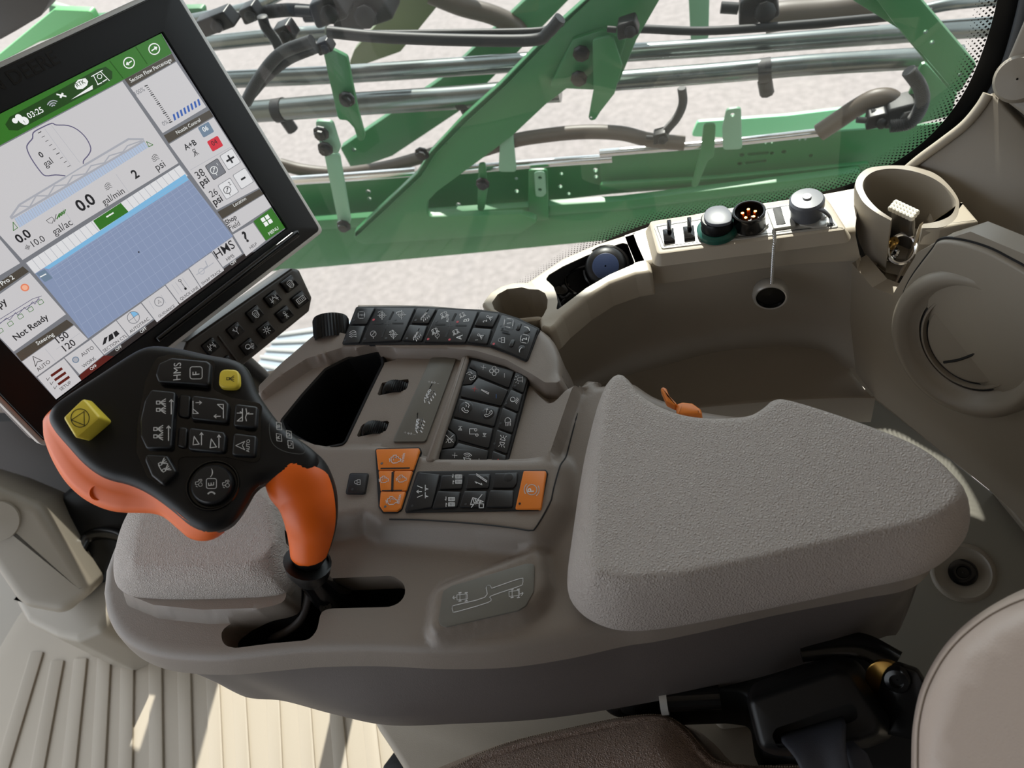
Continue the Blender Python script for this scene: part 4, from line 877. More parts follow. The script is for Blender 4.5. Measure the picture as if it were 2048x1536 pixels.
# section strip, map
sf(A1, [(1103,1015),(1152,1082),(216,1682+0),(160,1616)], 1, E_VL)
for k in range(27):
    t = k/26; a = (160+943*t, 1616-601*t); sl_(A1, [a, (a[0]+53, a[1]+66)], 3, E_GR, 2)
sf(A1, [(572,1357),(742,1247),(790,1302),(615,1415)], 4, E_G); st(A1, '---', (662, 1345), (706, 1318), E_W, .03)
sf(A2, [(1145,-148),(1432,222),(542,850),(215,452)], 3, E_B)
sf(A2, [(1138,-160),(1160,-125),(300,425),(270,418)], 4, E_C)
va, vb = Vector((1150, -140)), Vector((300, 430))
for k in range(24):
    t = k/23; p = vb.lerp(va, t); q = Vector((545+ (1425-545)*t, 845-(845-235)*t)); q2 = p+(q-p)*1.0
    sl_(A2, [tuple(p), (p.x+(q2.x-p.x), q2.y)], 1.6, E_BL, 4)
for k in range(11):
    t = (k/10)**2.0; a = Vector((300, 430)).lerp(Vector((545, 845)), t); c = Vector((1150, -140)).lerp(Vector((1425, 235)), t); sl_(A2, [tuple(a), tuple(c)], 1.6, E_BL, 4)
sf(A2, [(222,452),(275,425),(325,480),(275,505)], 5, E_SL); st(A2, '---', (252, 482), (290, 462), E_W, .03)
A2.dot(S, 853, 320, 5, H0+dh*6, E_K)
# right column
for q in ([(765,487),(1057,330),(1080,375),(800,535)], [(1007,832),(1287,677),(1312,715),(1037,880)], [(1337,1302),(1595,1162),(1620,1192),(1367,1345)]): sf(A1, q, 3, E_BR)
for q in ([(803,540),(1083,380),(1268,658),(1000,818)], [(1040,886),(1313,722),(1590,1155),(1332,1290)], [(1370,1350),(1621,1196),(1668,1270),(1430,1428)]): sf(A1, q, 2, E_L)
st(A1, 'Section Flow Percentage', (806, 508), (1058, 375), E_W); st(A1, 'Nozzle Control', (1090, 826), (1235, 745), E_W); st(A1, 'Location', (1440, 1272), (1515, 1226), E_W)
st(A1, '100%', (838, 588), (893, 556), E_BG); st(A1, '0%', (1006, 775), (1038, 757), E_BG)
for k in range(21): x = 900+152*k/20; y = 527+223*k/20; sl_(A1, [(x-6-(4 if k % 5 == 0 else 0), y+3), (x+6, y-3)], 6 if k % 5 == 0 else 4, E_K)
for k in range(8): x = 1072+21.5*k; y = 722-13*k; sf(A1, [(x-11,y-18),(x,y-24),(x+11,y+14),(x,y+20)], 4, E_BB)
def rb(A, x, y, w, h, rot, m, l=3, r=.0016):
    a = math.radians(rot); sf(A, [(x+u*w*math.cos(a)-v*h*math.sin(a), y+u*w*math.sin(a)+v*h*math.cos(a)) for u, v in ((-1,-1),(1,-1),(1,1),(-1,1))], l, m, r)
rb(A1, 1266, 797, 38, 36, -30, E_SL); st(A1, '06', (1254, 812), (1284, 796), E_W, .01); rb(A1, 1322, 883, 38, 36, -30, E_R); st(A1, '04', (1310, 898), (1340, 880), E_K)
st(A1, 'A+B', (1142, 925), (1212, 886), E_K, .02); A1.icon(S, 'spray', 1195, 930, 30, -30, H0+dh*6, E_K)
for x, y, m in ((1415, 978, E_VL), (1495, 1097, E_VL), (1325, 1040, E_BG), (1403, 1160, E_VL)):
    rb(A1, x, y, 46, 52, -32, E_BG if m is E_VL else E_K, 3); rb(A1, x, y, 43, 49, -32, m, 4)
A1.icon(S, 'plus', 1415, 978, 30, -32, H0+dh*6, E_K, .0022); A1.icon(S, 'minus', 1495, 1097, 16, -32, H0+dh*6, E_K, .0022)
A1.icon(S, 'gauge', 1315, 1045, 32, -30, H0+dh*6, E_W); A1.icon(S, 'gauge', 1397, 1168, 32, -30, H0+dh*6, E_K); st(A1, '1', (1336, 1020), (1346, 1012), E_W); st(A1, '2', (1410, 1142), (1424, 1132))
st(A1, '38', (1220, 1102), (1264, 1072)); st(A1, 'psi', (1242, 1147), (1290, 1114), E_K, .02); st(A1, '26', (1302, 1215), (1343, 1190)); st(A1, 'psi', (1322, 1263), (1372, 1232), E_K, .02)
st(A1, 'Shop', (1394, 1383), (1458, 1342), E_K, .015); st(A1, 'Field', (1416, 1417), (1478, 1382))
sl_(A1, [(1170,1045),(1425,900)], 2, E_GR)
sf(A1, [(1557,1360),(1668,1277),(1757,1397),(1635,1480)], 3, E_G)
for dx, dy in ((-16, -8), (10, -24), (2, 18), (28, 2)): rb(A1, 1633+dx, 1358+dy, 12, 13, -33, E_W, 5, .0004)
st(A1, 'MENU', (1657, 1447), (1714, 1408), E_W)
# tool bar
sf(A2, [(1500,330),(1570,330),(345,1230),(340,1210),(490,1075)], 1, E_D)
sf(A2, [(490,1075),(640,955),(700,960),(500,1110)], 2, E_DR)
for q in ([(1432,212),(1555,140),(1632,250),(1512,346)], [(1302,315),(1427,228),(1488,330),(1370,412)], [(1162,420),(1299,322),(1378,432),(1238,540)], [(1018,521),(1158,425),(1234,542),(1105,638)], [(870,630),(1014,526),(1101,642),(965,752)],
          [(717,740),(866,635),(941,731),(795,838)], [(561,855),(713,742),(791,842),(640,950)], [(397,970),(557,858),(636,953),(490,1072)], [(230,1090),(393,974),(500,1108),(345,1225)]): sf(A2, q, 3, E_L)
st(A2, '?', (1503, 268), (1548, 240), E_K, .03); st(A2, 'HELP', (1540, 303), (1582, 275)); st(A2, 'HMS', (1337, 362), (1448, 290), E_K, .003); st(A2, 'HMS', (1398, 377), (1442, 348)); st(A2, 'OFF', (1423, 404), (1457, 380), E_W)
st(A2, 'SWAP TRACK', (1245, 523), (1362, 440)); st(A2, 'QUICK LINE', (1114, 618), (1222, 542)); st(A2, 'GUIDANCE', (980, 724), (1077, 655)); st(A2, 'AUTOTRAC', (803, 820), (920, 735)); st(A2, 'OFF', (868, 820), (905, 792), E_W)
st(A2, 'SECTION CTL', (641, 938), (784, 838)); st(A2, 'OFF', (717, 931), (752, 905), E_W); st(A2, 'AUTO', (507, 965), (580, 912)); st(A2, 'WORK', (514, 1033), (592, 977)); st(A2, 'OFF', (560, 1048), (598, 1022), E_W); st(A2, 'SETUP', (376, 1173), (441, 1126))
A2.dot(S, 465, 982, 22, H0+dh*5, E_SL); A2.dot(S, 465, 982, 16, H0+dh*6, E_GR)
for k in range(3): rb(A2, 348+22*k, 1058+26*k, 42, 8, -35, E_DR, 5, .0003); sl_(A2, [(285+22*k, 1095+26*k), (293+22*k, 1110+26*k), (305+22*k, 1090+26*k)], 3, E_K)
sl_(A2, circ(820, 722, 37, 26), 4, E_BG); sl_(A2, [(790,745),(852,700)], 3, E_BG); sl_(A2, [(800,690),(842,752)], 3, E_BG); sf(A2, [(820,722),(800,692),(820,685),(845,690),(856,702)], 4, E_C)
for k, q in enumerate([[(640,848),(662,838),(650,880),(630,893)], [(668,832),(690,818),(700,850),(668,872)], [(695,815),(715,802),(735,822),(710,845)]]): sf(A2, q, 4, E_K)
sl_(A2, circ(978, 625, 28, 22), 4, E_BG); A2.icon(S, 'steer', 978, 625, 13, -30, H0+dh*6, E_K)
for dx in (-40, 34): sl_(A2, [(955+dx, 600-dx*.5), (985+dx, 650-dx*.5)], 2.5, E_GR)
for dx in (-32, -10, 12, 34): sl_(A2, [(1088+dx, 500-dx*.6), (1130+dx, 560-dx*.6)], 2.5, E_GR)
A2.dot(S, 1140, 545, 8, H0+dh*6, E_K); sl_(A2, circ(1105, 495, 8, 12), 3, E_K); sl_(A2, [(1110,500),(1138,540)], 3, E_K)
sl_(A2, circ(1238, 438, 18, 16), 4, E_GR); sl_(A2, [(1208,460),(1313,385)], 4, E_GR); sl_(A2, [(1250,425),(1275,405),(1262,375)], 6, E_GR)
# left column
sf(A2, [(-300,-110),(-8,232),(124,388),(0,462),(-300,640)], 2, E_L)
sf(A2, [(-300,700),(140,408),(178,440),(-300,760)], 3, E_BR); st(A2, 'AutoTrac Pro 2', (-135, 618), (90, 482), E_W, .01)
sf(A2, [(-300,780),(183,448),(405,702),(84,932),(-200,640)], 2, E_L)
A2.dot(S, 153, 538, 27, H0+dh*4, E_O); A2.dot(S, 153, 538, 18, H0+dh*5, em('screen_peach', 240, 180, 150))
st(A2, 'py', (0, 665), (48, 630), E_K, .015); st(A2, 'Not Ready', (100, 865), (302, 726), E_K, .015)
sl_(A2, [(-20,745),(200,608),(255,590)], 4, E_P); sl_(A2, [(-20,768),(245,608)], 4, E_P); sl_(A2, [(0,760),(40,725),(60,738),(95,692),(110,708),(150,660),(165,675),(200,625),(215,640),(240,598)], 4, E_P)
for k in range(5): rb(A2, 250-62*k, 628+44*k, 17, 14, -32, E_G, 4, .001); rb(A2, 250-62*k, 628+44*k, 14, 11, -32, E_L, 5, .001)
sf(A2, [(97,945),(410,735),(452,766),(132,992)], 3, E_BR); st(A2, 'Steering', (232, 893), (335, 832), E_W)
sf(A2, [(135,994),(455,770),(540,855),(222,1086)], 2, E_L); st(A2, '150', (362, 882), (428, 838), E_K, .01); st(A2, '120', (404, 932), (470, 886), E_K, .01); st(A2, 'AUTO', (236, 1055), (312, 998)); A2.icon(S, 'steer', 222, 985, 34, -40, H0+dh*6, E_K)
sl_(A2, [(278,915),(340,990)], 2, E_GR); sl_(A2, [(345,918),(490,818)], 2, E_GR)
so = S.build('screen', disp, weld=0); so['label'] = 'lit screen showing tank, boom and field map panels'
# ---- switch row
SP = Plane(CAM+ray(560, 640)*.00064, VN, VU); B2 = lambda x, y: (x/3.073, 400+y/3.073); Sw = Pad(B2, SP)
swp = thing('switch_panel', 'narrow dark panel of ten square black switches mounted under the touchscreen', 'switch panel', SP.o)
DKB = mat('switch_panel_brown', srgb(58, 53, 48), .28)
b = MB(); b.prism(SP, rnd(Sw.P([(1795,418),(1842,428),(1922,600),(1905,685),(1420,1080),(1240,1230),(1100,1000),(1150,870)], 0), .005), -.03, 0, DKB, .004, 3); b.build('panel_body', swp)
b = MB(); Sw.bar(b, (1345, 835), (1475, 1010), 14, -.001, .003, DKB); b.build('divider', swp)
for (x, y, k, g) in [(1785,515,'grain',0),(1683,608,'machine',0),(1572,700,'grain',0),(1452,803,'fork',0),(1850,612,'counter',1),(1755,703,'person',0),(1640,800,'sun',0),(1532,903,'worklamp',0),(1300,900,'machine',0),(1395,1010,'lamp',0)]:
    a = math.radians(-38); q = [(x+u*math.cos(a)*44-v*math.sin(a)*40, y+u*math.sin(a)*44+v*math.cos(a)*40) for u, v in ((-1,-1),(1,-1),(1,1),(-1,1))]
    mb = Sw.key(q, -.001, .005, BLKG, .002, .002); Sw.icon(mb, k, x, y, 26, -38, .0053)
    mb.build('switch', swp)
# support arm behind the screen
b = MB(); c = DP.w((x0+x1)/2, (y0+y1)/2, -.04); b.tube([c, c-VN*.06+Vector((-.02, 0, -.06)), c+Vector((-.06, .06, -.34)), c+Vector((-.06, .10, -.62))], .022, BLK, 16); b.build('support_arm', disp)
# ================================================================ multifunction control lever
HP = Plane(atz(540, 880, .835), (.35, -.2, .9), (1, 0, 0)); cL = lambda x, y: (80+x/3.267, 660+y/3.267); HL = Pad(cL, HP)
lever = thing('control_lever', 'black and orange multifunction lever with yellow and black buttons rising from the gate slot', 'control lever', atz(640, 1205, .672))
ho = cat(HL.P([(30,565),(50,495),(130,425),(380,262),(560,145),(650,98),(740,80),(900,98),(1080,138),(1240,168),(1325,210),(1370,280),(1412,390),(1470,480),(1550,585),(1640,665),(1740,735),(1810,810),(1780,930),(1640,975),(1530,968),(1430,988),(1375,1035),(1335,1105),(1285,1185),(1230,1250),(1150,1292),(1050,1302),(955,1262),(850,1175),(740,1092),(640,1032),(540,992),(440,968),(350,928),(250,850),(150,740),(65,640)]), 4)
ho = ccw(ho)
b = MB()
def hz_(P):
    d, _ = pdist(P, ho); q = np.clip(d/.011, 0, 1); return -.011*(1-np.sqrt(1-(1-q)**2))*.9
relief(b, HP, ho, hz_, SOFT, .004, rings=(.0006, .0018, .0035, .0055, .008, .011)); 
O = resamp(dens(ho, .004), 220, True)
b.loft([[HP.w(a, c, h) for a, c in off(O, d)] for d, h in ((.006, -.028), (.001, -.020), (0, -.0099))], SOFT, closed=True)
b.build('head', lever, 60, flip='auto')
oo = cat(HL.P([(5,640),(18,720),(70,850),(150,980),(250,1078),(360,1143),(480,1180),(600,1186),(720,1192),(800,1218),(890,1292),(960,1350),(1040,1372),(1120,1355),(1200,1300),(1250,1230),(1330,1120),(1385,1045),(1400,950),(1350,700),(1250,400),(1100,250),(800,180),(500,280),(150,470),(20,570)], -.02), 5)
oo = ccw(oo); cc = Vector(HL.P([(760, 700)], 0)[0])
def polar(poly, n=260):
    out = []
    for k in range(n):
        a = 2*math.pi*k/n; d = (math.cos(a), math.sin(a)); best = .001
        for i in range(len(poly)):
            p, q = poly[i-1], poly[i]; ex, ey = q[0]-p[0], q[1]-p[1]; den = d[0]*ey-d[1]*ex
            if abs(den) < 1e-12: continue
            wx, wy = p[0]-cc.x, p[1]-cc.y; t = (wx*ey-wy*ex)/den; u = (wx*d[1]-wy*d[0])/den
            if t > 0 and 0 <= u <= 1: best = max(best, t)
        out.append(best)
    return out
ro = polar(ho); rq = polar(oo); N_ = len(ro)
def pring(f, h): return [HP.w(cc.x+f(k)*math.cos(2*math.pi*k/N_), cc.y+f(k)*math.sin(2*math.pi*k/N_), h) for k in range(N_)]
rows = [pring(lambda k, t=t, s=s: (ro[k]*(1-t)+max(ro[k]*.9, rq[k])*t)+s if rq[k] > ro[k]*.97 else min(ro[k], rq[k])*.98+s, h) for t, s, h in ((0, -.004, -.004), (0, -.0004, -.0085), (.35, .0, -.0125), (.75, 0, -.017), (1, 0, -.024), (1, -.002, -.033), (1, -.008, -.043), (1, -.02, -.051), (1, -.035, -.054))]
b = MB(); b.loft(rows, ORG, closed=True); b.build('orange_shell', lever, 60, flip='auto')
b = MB(); dq = Vector(HL.P([(360, 1050)], -.012)[0])
b.lathe(HP.w(dq.x, dq.y, -.018), (CAM-HP.o).normalized(), [(.007, 0), (.006, .003), (.004, .0005), (.001, -.001)], ORG, 16); b.build('shell_dimple', lever)
# curved handle
path = [(1560,790,.812,60),(1590,830,.810,120),(1630,890,.806,172),(1690,975,.800,200),(1745,1075,.792,190),(1772,1185,.784,172),(1778,1300,.768,150),(1770,1400,.755,128),(1755,1480,.744,106),(1745,1530,.736,80)]
pts = [atz(*cL(a, c), z) for a, c, z, r in path]; rr = [r/3.267*(p-CAM).length/1600 for p, (_, _, _, r) in zip(pts, path)]
pr = cat([(p.x, p.y, p.z, r) for p, r in zip(pts, rr)], 6, False)
hp_ = [Vector(q[:3]) for q in pr]; hr = [q[3] for q in pr]
def frames(P):
    out = []
    for i, p in enumerate(P):
        T = (P[min(i+1, len(P)-1)]-P[max(i-1, 0)]).normalized(); V = (CAM-p); V = (V-T*V.dot(T)).normalized(); out.append((T, V, T.cross(V)))
    return out
fr_ = frames(hp_); b = MB(); rows = []
for p, r, (T, V, Sd) in zip(hp_, hr, fr_): rows.append([p+(Sd*math.cos(a)+V*math.sin(a)*.86)*r for a in np.linspace(0, 2*math.pi, 40, False)])
b.loft(rows, SOFT, closed=True); b.add(rows[-1], [tuple(range(40))], SOFT); b.build('handle', lever, 60, flip='auto')
b = MB(); rows = []; N0 = 10; n = len(hp_)
sgn = 1 if (fr_[n//2][2]).dot(Vector(XC)*1.0) else 1
left = camdir(-1, 0, 0)
for i in range(N0, n-5):
    p, r, (T, V, Sd) = hp_[i], hr[i], fr_[i]; s = Sd if Sd.dot(camdir(-1, .3, 0)) > 0 else -Sd
    t = (i-N0)/(n-6-N0); e = math.sqrt(max(0, 1-(2*t-1)**8)); e0 = min(1, math.sqrt(max(t, .0)/.30)) ; e1 = min(1, math.sqrt(max(1-t, 0)/.12))
    hi = math.radians(80-90*0); a0 = math.radians(-150)
    a1 = math.radians(-90+ (-0+145)*e0*e1+0); a0 = math.radians(-90-48*e1)
    rows.append([p+(-s*math.sin(a)*-1*-1+V*0)*0+ (s*math.sin(-a)*1.0+V*math.cos(a)*.86)*(r*1.03+.0008) for a in np.linspace(a0, a1, 22)])
b.loft(rows, ORG); b.build('orange_grip', lever, 60, flip='auto')
# boot, stem and cable
b = MB(); s0 = hp_[-1]; s1 = atz(652, 1190, .665); b.tube([hp_[-3], s0, s0*.75+s1*.25], [.021, .019, .0165], BLK, 24); b.build('collar', lever)
b = MB(); b.tube([s0, s0*.6+s1*.4+Vector((-.004, 0, 0)), s1, s1+Vector((.01, .008, -.06))], [.0125, .0125, .0145, .0145], BLKG, 20); b.build('stem', lever, 60)
b = MB(); q0 = atz(652, 1205, .672); b.lathe(q0+Vector((0, -.004, -.002)), (CAM-q0).normalized(), [(.006, 0), (.0055, .0015), (.003, .0015), (.0028, .0005), (.0005, .0005)], BLKG, 18); b.build('stem_screw', lever)
b = MB(); b.tube(cat([atz(610, 1120, .70), atz(618, 1180, .668), atz(600, 1240, .645), atz(560, 1270, .63), atz(530, 1275, .60)], 5, False), .0042, mat('grey_cable', srgb(88, 84, 82), .5), 10); b.build('cable', lever)
def hk(name, poly, h, m=KEY, bev=.0022, r=.003, deco=(), label=None):
    mb = MB().prism(HP, rnd(HL.P(poly, h), r, 4), -.004, h, m, bev, 3)
    for d in deco:
        if d[0] == 't': HL.text(mb, d[1], d[2], d[3], h+.0002, d[4] if len(d) > 4 else WHT, bold=.0)
        elif d[0] == 'l': HL.line(mb, d[1], 4, h+.0002, WHT)
        else: HL.icon(mb, d[0], d[1][0], d[1][1], d[2], d[3], h+.0002, d[4] if len(d) > 4 else WHT)
    o = mb.build(name, lever, 45)
    if label: o['label'] = label
# fascia recess behind the keys
b = MB(); b.prism(HP, rnd(HL.P([(690,330),(760,180),(860,160),(1150,200),(1130,390),(1245,440),(1450,480),(1440,850),(1400,870),(1200,830),(900,830),(905,930),(800,1030),(700,960),(630,800),(640,600)], 0), .006, 3), -.006, .0006, BLKG, .0005, 2); b.build('key_fascia', lever)
hk('key', [(752,290),(775,215),(860,178),(1090,200),(1115,220),(1105,362),(1000,352),(770,338)], .007, deco=[('t','HMS',(918,325),(922,212)),('frame',(1020,280),46,0),('t','F',(1042,298),(1042,262))])
hk('spray_key', [(1172,250),(1298,258),(1306,380),(1163,374)], .006, YEL, .002, .006, [('spray',(1235,318),34,-90,BLKM)], 'small square yellow spray key')
hk('rocker_key', [(725,385),(885,400),(872,560),(858,772),(690,772),(652,690),(650,590),(680,460)], .008, deco=[('sprayarrow',(798,495),52,-90),('sprayarrow',(780,668),52,-90)])
hk('key', [(690,808),(830,816),(892,922),(800,1012),(725,950),(682,850)], .007, deco=[('spray2',(808,890),46,-120)])
hk('rocker_key', [(990,420),(1210,452),(1232,480),(1224,606),(985,580)], .006, deco=[('fold',(1030,510),44,0),('fold',(1165,525),48,180)])
hk('rocker_key', [(905,415),(985,422),(978,578),(897,560)], .0035)
hk('rocker_key', [(970,632),(1200,662),(1215,690),(1203,802),(965,780)], .006, deco=[('foldup',(1035,705),44,0),('foldup',(1148,722),46,0)])
hk('rocker_key', [(900,628),(965,634),(958,778),(890,758)], .0035)
hk('key', [(1272,477),(1422,497),(1414,640),(1260,626)], .006, deco=[('level',(1340,560),50,0)])
hk('key', [(1262,668),(1415,688),(1405,826),(1250,816)], .006, deco=[('steer',(1310,755),34,-90),('t','AUTO',(1368,798),(1372,715))])
c0 = Vector(HL.P([(1125, 1010)], .003)[0]); Rd = (Vector(HL.P([(1255, 1010)], .003)[0])-c0).length
b = MB(); b.lathe(HP.w(c0.x, c0.y, 0), HP.n, [(Rd*1.36, .0005), (Rd*1.33, .002), (Rd*1.27, .0022), (Rd*1.2, .0008), (Rd*1.02, .0004)], BLKG, 48); b.build('dial_ring', lever)
b = MB(); b.lathe(HP.w(c0.x, c0.y, 0), HP.n, [(Rd*1.04, 0), (Rd*1.03, .004), (Rd*.95, .0058), (Rd*.8, .0062), (.0003, .0062)], KEY, 48)
for k in (('frame',(1120,1003),38,0),('tractor',(1035,1000),28,-90),('tractor',(1212,1005),28,-90)): HL.icon(b, k[0], k[1][0], k[1][1], k[2], k[3], .0064)
HL.text(b, 'E', (1137, 1020), (1137, 988), .0064, WHT); HL.text(b, ')', (1100, 948), (1140, 948), .0064) ; HL.line(b, circ(1120, 1085, 26, 8, 215, 325), 10, .0064, WHT); b.build('round_dial', lever)
# tall yellow cap
top = HL.P([(148,572),(285,440),(398,568),(232,712)], .022); bot = HL.P([(215,610),(325,450),(472,600),(318,732)], .0)
T_ = ccw(rnd(top, .003, 4)); B_2 = ccw(rnd(bot, .003, 4)); b = MB()
b.loft([[HP.w(a, c, 0) for a, c in B_2], [HP.w(a*.9+p*.1, c*.9+q*.1, .019) for (a, c), (p, q) in zip(off(T_, -.0000), B_2)], [HP.w(a, c, .0215) for a, c in off(T_, .0006)], [HP.w(a, c, .0225) for a, c in off(T_, .002)]], YEL, closed=True)
b.add([HP.w(a, c, .0225) for a, c in off(T_, .002)], [tuple(range(len(T_)))], YEL)
HL.line(b, circ(262, 575, 60, 28), 5, .0228, BLKM); HL.line(b, [(205,588),(288,532),(290,622)], 5, .0228, BLKM, True)
o = b.build('stop_button', lever, 45); o['label'] = 'tall yellow button with a triangle in a circle'
b = MB(); HL.line(b, cat([(1510,570),(1498,650),(1520,740),(1590,790),(1690,810),(1728,800),(1725,770),(1690,715)], 4, False), 4, .0006, GRYP)
for x, y, t in ((1560, 625, 'B'), (1560, 700, 'A'), (1635, 745, 'C'), (1625, 680, 'D')):
    HL.line(b, [(x-16,y-24),(x+16,y-18),(x+20,y+28),(x-12,y+24)], 3.5, .0007, WHT, True); HL.text(b, t, (x+10, y+12), (x+8, y-10), .0007)
b.build('side_key_marks', lever, weld=0)
# ================================================================ things on the ledge
cO = lambda x, y: (1280+x/4.452, 380+y/4.452)
OP = Plane((0, 0, .712), (0, 0, 1)); O_ = Pad(cO, OP)
outp = thing('outlet_panel', 'raised beige box with shiny metal face plate, between cable tray and cup holder', 'outlet panel', atz(1500, 440, .70))
b = MB(); top = rnd(O_.P([(72,275),(1640,30),(1830,335),(1822,352),(150,572)]), .006, 4); 
# box flares to its foot on the ledge
tp = ccw(top); b.loft([[OP.w(a, c, -.013) for a, c in off(tp, -.006)], [OP.w(a, c, -.003) for a, c in tp], [OP.w(a, c, -.0008) for a, c in off(tp, .0008)], [OP.w(a, c, 0) for a, c in off(tp, .003)]], BEIGE, closed=True)
b.add([OP.w(a, c, 0) for a, c in off(tp, .003)], [tuple(range(len(tp)))], BEIGE); b.build('box', outp, 50)
b = MB(); b.prism(OP, rnd(O_.P([(118,312),(1600,78),(1765,318),(1755,332),(205,522),(190,515)], .001), .004, 3), -.001, .0012, CHR, .0006, 2)
PLATE = mat('brushed_plate', srgb(190, 188, 182), .3, metal=.5)
b.mats = [PLATE]; b.build('face_plate', outp)
b = MB(); b.stroke(OP, O_.P([(150,325),(1585,95),(1735,312),(215,500)], .0014), .0009, .0014, BLKM, True); b.build('plate_groove', outp, weld=0)
def opt(x, y, h=0): a = O_.P([(x, y)], h)[0]; return OP.w(a[0], a[1], h)
for i, (x, y) in enumerate(((255, 380), (435, 355))):
    t = thing('toggle_switch', 'black toggle switch in the outlet panel, ' + ('at its left end' if i == 0 else 'second from its left end'), 'switch', opt(x, y), 'toggle switches in the outlet panel')
    b = MB(); b.prism(OP, rnd(O_.P([(x-55,y-25),(x+45,y-40),(x+58,y+70),(x-42,y+85)], .004), .001), .0013, .005, BLKG, .001, 2); b.build('switch_body', t)
    b = MB(); b.prism(OP, rnd(O_.P([(x-18,y-110),(x+22,y-116),(x+25,y-20),(x-15,y-15)], .009), .001), .0052, .010, BLKG, .0015, 2); b.build('switch_rocker', t)
gs = mat('socket_green', srgb(24, 84, 72), .3)
t = thing('power_socket', 'round power socket with a green collar and a grey flip lid, on the outlet panel', 'socket', opt(690, 350)); o = opt(690, 375)
b = MB(); b.lathe(o, (0, 0, 1), [(.0215, .0013), (.0215, .006), (.0195, .008), (.017, .0085)], gs, 32); b.build('collar', t)
b = MB(); b.lathe(o, (0, 0, 1), [(.0165, .006), (.0165, .019), (.015, .021), (.001, .021)], BLK, 32); b.build('socket_barrel', t)
GLID = mat('lid_grey', srgb(92, 95, 102), .4); lidp = Plane((o.x, o.y, .712+.0225), (0, 0, 1)); LL = Pad(cO, lidp)
b = MB(); b.prism(lidp, rnd(cat(LL.P([(570,250),(590,190),(650,155),(740,150),(800,190),(818,245),(800,295),(700,318),(610,305)]), 3), 0), -.0015, .002, GLID, .001, 2); b.build('lid', t)
t = thing('round_connector', 'round black connector with copper pins, fourth item on the outlet panel', 'connector', opt(980, 300)); o = opt(975, 330)
b = MB(); b.prism(OP, rnd(O_.P([(850,235),(1060,195),(1120,360),(940,395),(870,400)], .002), .003), .0013, .003, PLATE, .0005, 2); b.build('flange', t)
b = MB(); b.lathe(o, (0, 0, 1), [(.0165, .003), (.0165, .0165), (.017, .0175), (.017, .022), (.0155, .0225), (.0145, .022), (.0145, .011), (.001, .011)], BLKG, 32); b.build('shell', t)
CU = mat('copper_pins', srgb(222, 130, 60), .25, metal=1.0)
for k in range(5):
    a = k*1.257+.4; b = MB(); q = Vector((o.x+.0068*math.cos(a), o.y+.0068*math.sin(a), .712)); b.lathe(q, (0, 0, 1), [(.0024, .011), (.0024, .0175), (.0015, .019), (.0002, .019)], CU, 10); b.build('pin', t)
t = thing('slot_outlet', 'square metal outlet with a narrow dark slot, between the round connector and the capped knob', 'outlet', opt(1260, 250))
b = MB(); b.prism(OP, rnd(O_.P([(1130,180),(1330,140),(1390,320),(1190,350)], .003), .002), .0013, .004, PLATE, .0008, 2); b.build('slot_frame', t)
b = MB(); b.prism(OP, rnd(O_.P([(1180,165),(1255,150),(1300,300),(1215,310)], .0045), .001), .002, .0046, BLKM, .0004, 2); b.build('dark_slot', t)
t = thing('capped_port', 'black capped port with a rubber strap at the right end of the outlet panel', 'capped port', opt(1480, 230)); o = opt(1480, 235)
b = MB(); b.prism(OP, rnd(O_.P([(1390,225),(1560,200),(1680,290),(1660,330),(1540,330),(1420,310)], .003), .003), .0013, .003, PLATE, .0006, 2); b.build('mount', t)
b = MB(); b.lathe(o, (0, 0, 1), [(.016, .003), (.016, .014), (.0175, .015), (.0175, .022), (.0155, .0245), (.006, .0255), (.001, .0255)], GLID, 32, ); b.build('cap', t)
b = MB(); b.lathe(Vector((o.x, o.y, .712)), (0, 0, 1), [(.0045, .0253), (.0042, .0275), (.0005, .028)], SILV, 16); b.build('cap_pin', t)
b = MB(); st_ = [opt(1490, 110, .024), opt(1570, 150, .022), opt(1640, 190, .016), opt(1690, 240, .006), opt(1705, 300, .003)]; b.tube(cat([tuple(q) for q in st_], 5, False), .0028, GLID, 10, sy=.45); b.build('strap', t)
for k, (x, y) in enumerate(((888, 358), (1115, 325), (1435, 285), (1630, 258), (840, 215))):
    b = MB(); b.lathe(opt(x, y), (0, 0, 1), [(.0036, .003), (.0032, .0048), (.0002, .0052)], SILV, 14); b.build('screw', outp)
# chain and its hanging cap
cp = opt(1190, 345, .001); cb = Vector(atz(1541, 592, .60)); top_ = cp+Vector((0, -.004, .001))
edge = atz(1549, 472, .7135); dropp = Plane(edge, (0, -1, 0)); cb = hitp(1541, 590, edge+Vector((0, -.014, 0)), Vector((0, 1, 0)))
cha = thing('hanging_cap', 'round black cap with a silver knurled rim hanging from a ball chain below the ledge', 'dust cap', cb)
pth = [top_, edge+Vector((0, -.006, .0)), hitp(1547, 500, edge+Vector((0, -.012, 0)), Vector((0, 1, 0))), hitp(1543, 566, edge+Vector((0, -.014, 0)), Vector((0, 1, 0)))]
b = MB(); nb = 30; pp = resamp(cat([tuple(p) for p in pth], 8, False), nb)
for p in pp: b.lathe(Vector(p), (0, 0, 1), [(.0002, -.0019), (.0015, -.0012), (.0021, 0), (.0015, .0012), (.0002, .0019)], CHR, 8)
ob = b.build('ball_chain', cha); 
cn = ((CAM-cb).normalized()*.6+Vector((0, -.2, -.4))).normalized()
b = MB(); b.lathe(cb, cn, [(.0165, -.010), (.0185, -.008), (.0195, 0), (.0185, .004), (.017, .0055), (.0155, .005)], SILV, 40); b.build('cap_rim', cha, 60)
b = MB(); b.lathe(cb, cn, [(.0155, .0045), (.0145, .0015), (.001, .0010)], BLKG, 40); b.build('cap_face', cha, 60)
b = MB(); b.lathe(cb, -cn, [(.0165, .009), (.001, .012)], SILV, 40); b.build('cap_back', cha, 60)
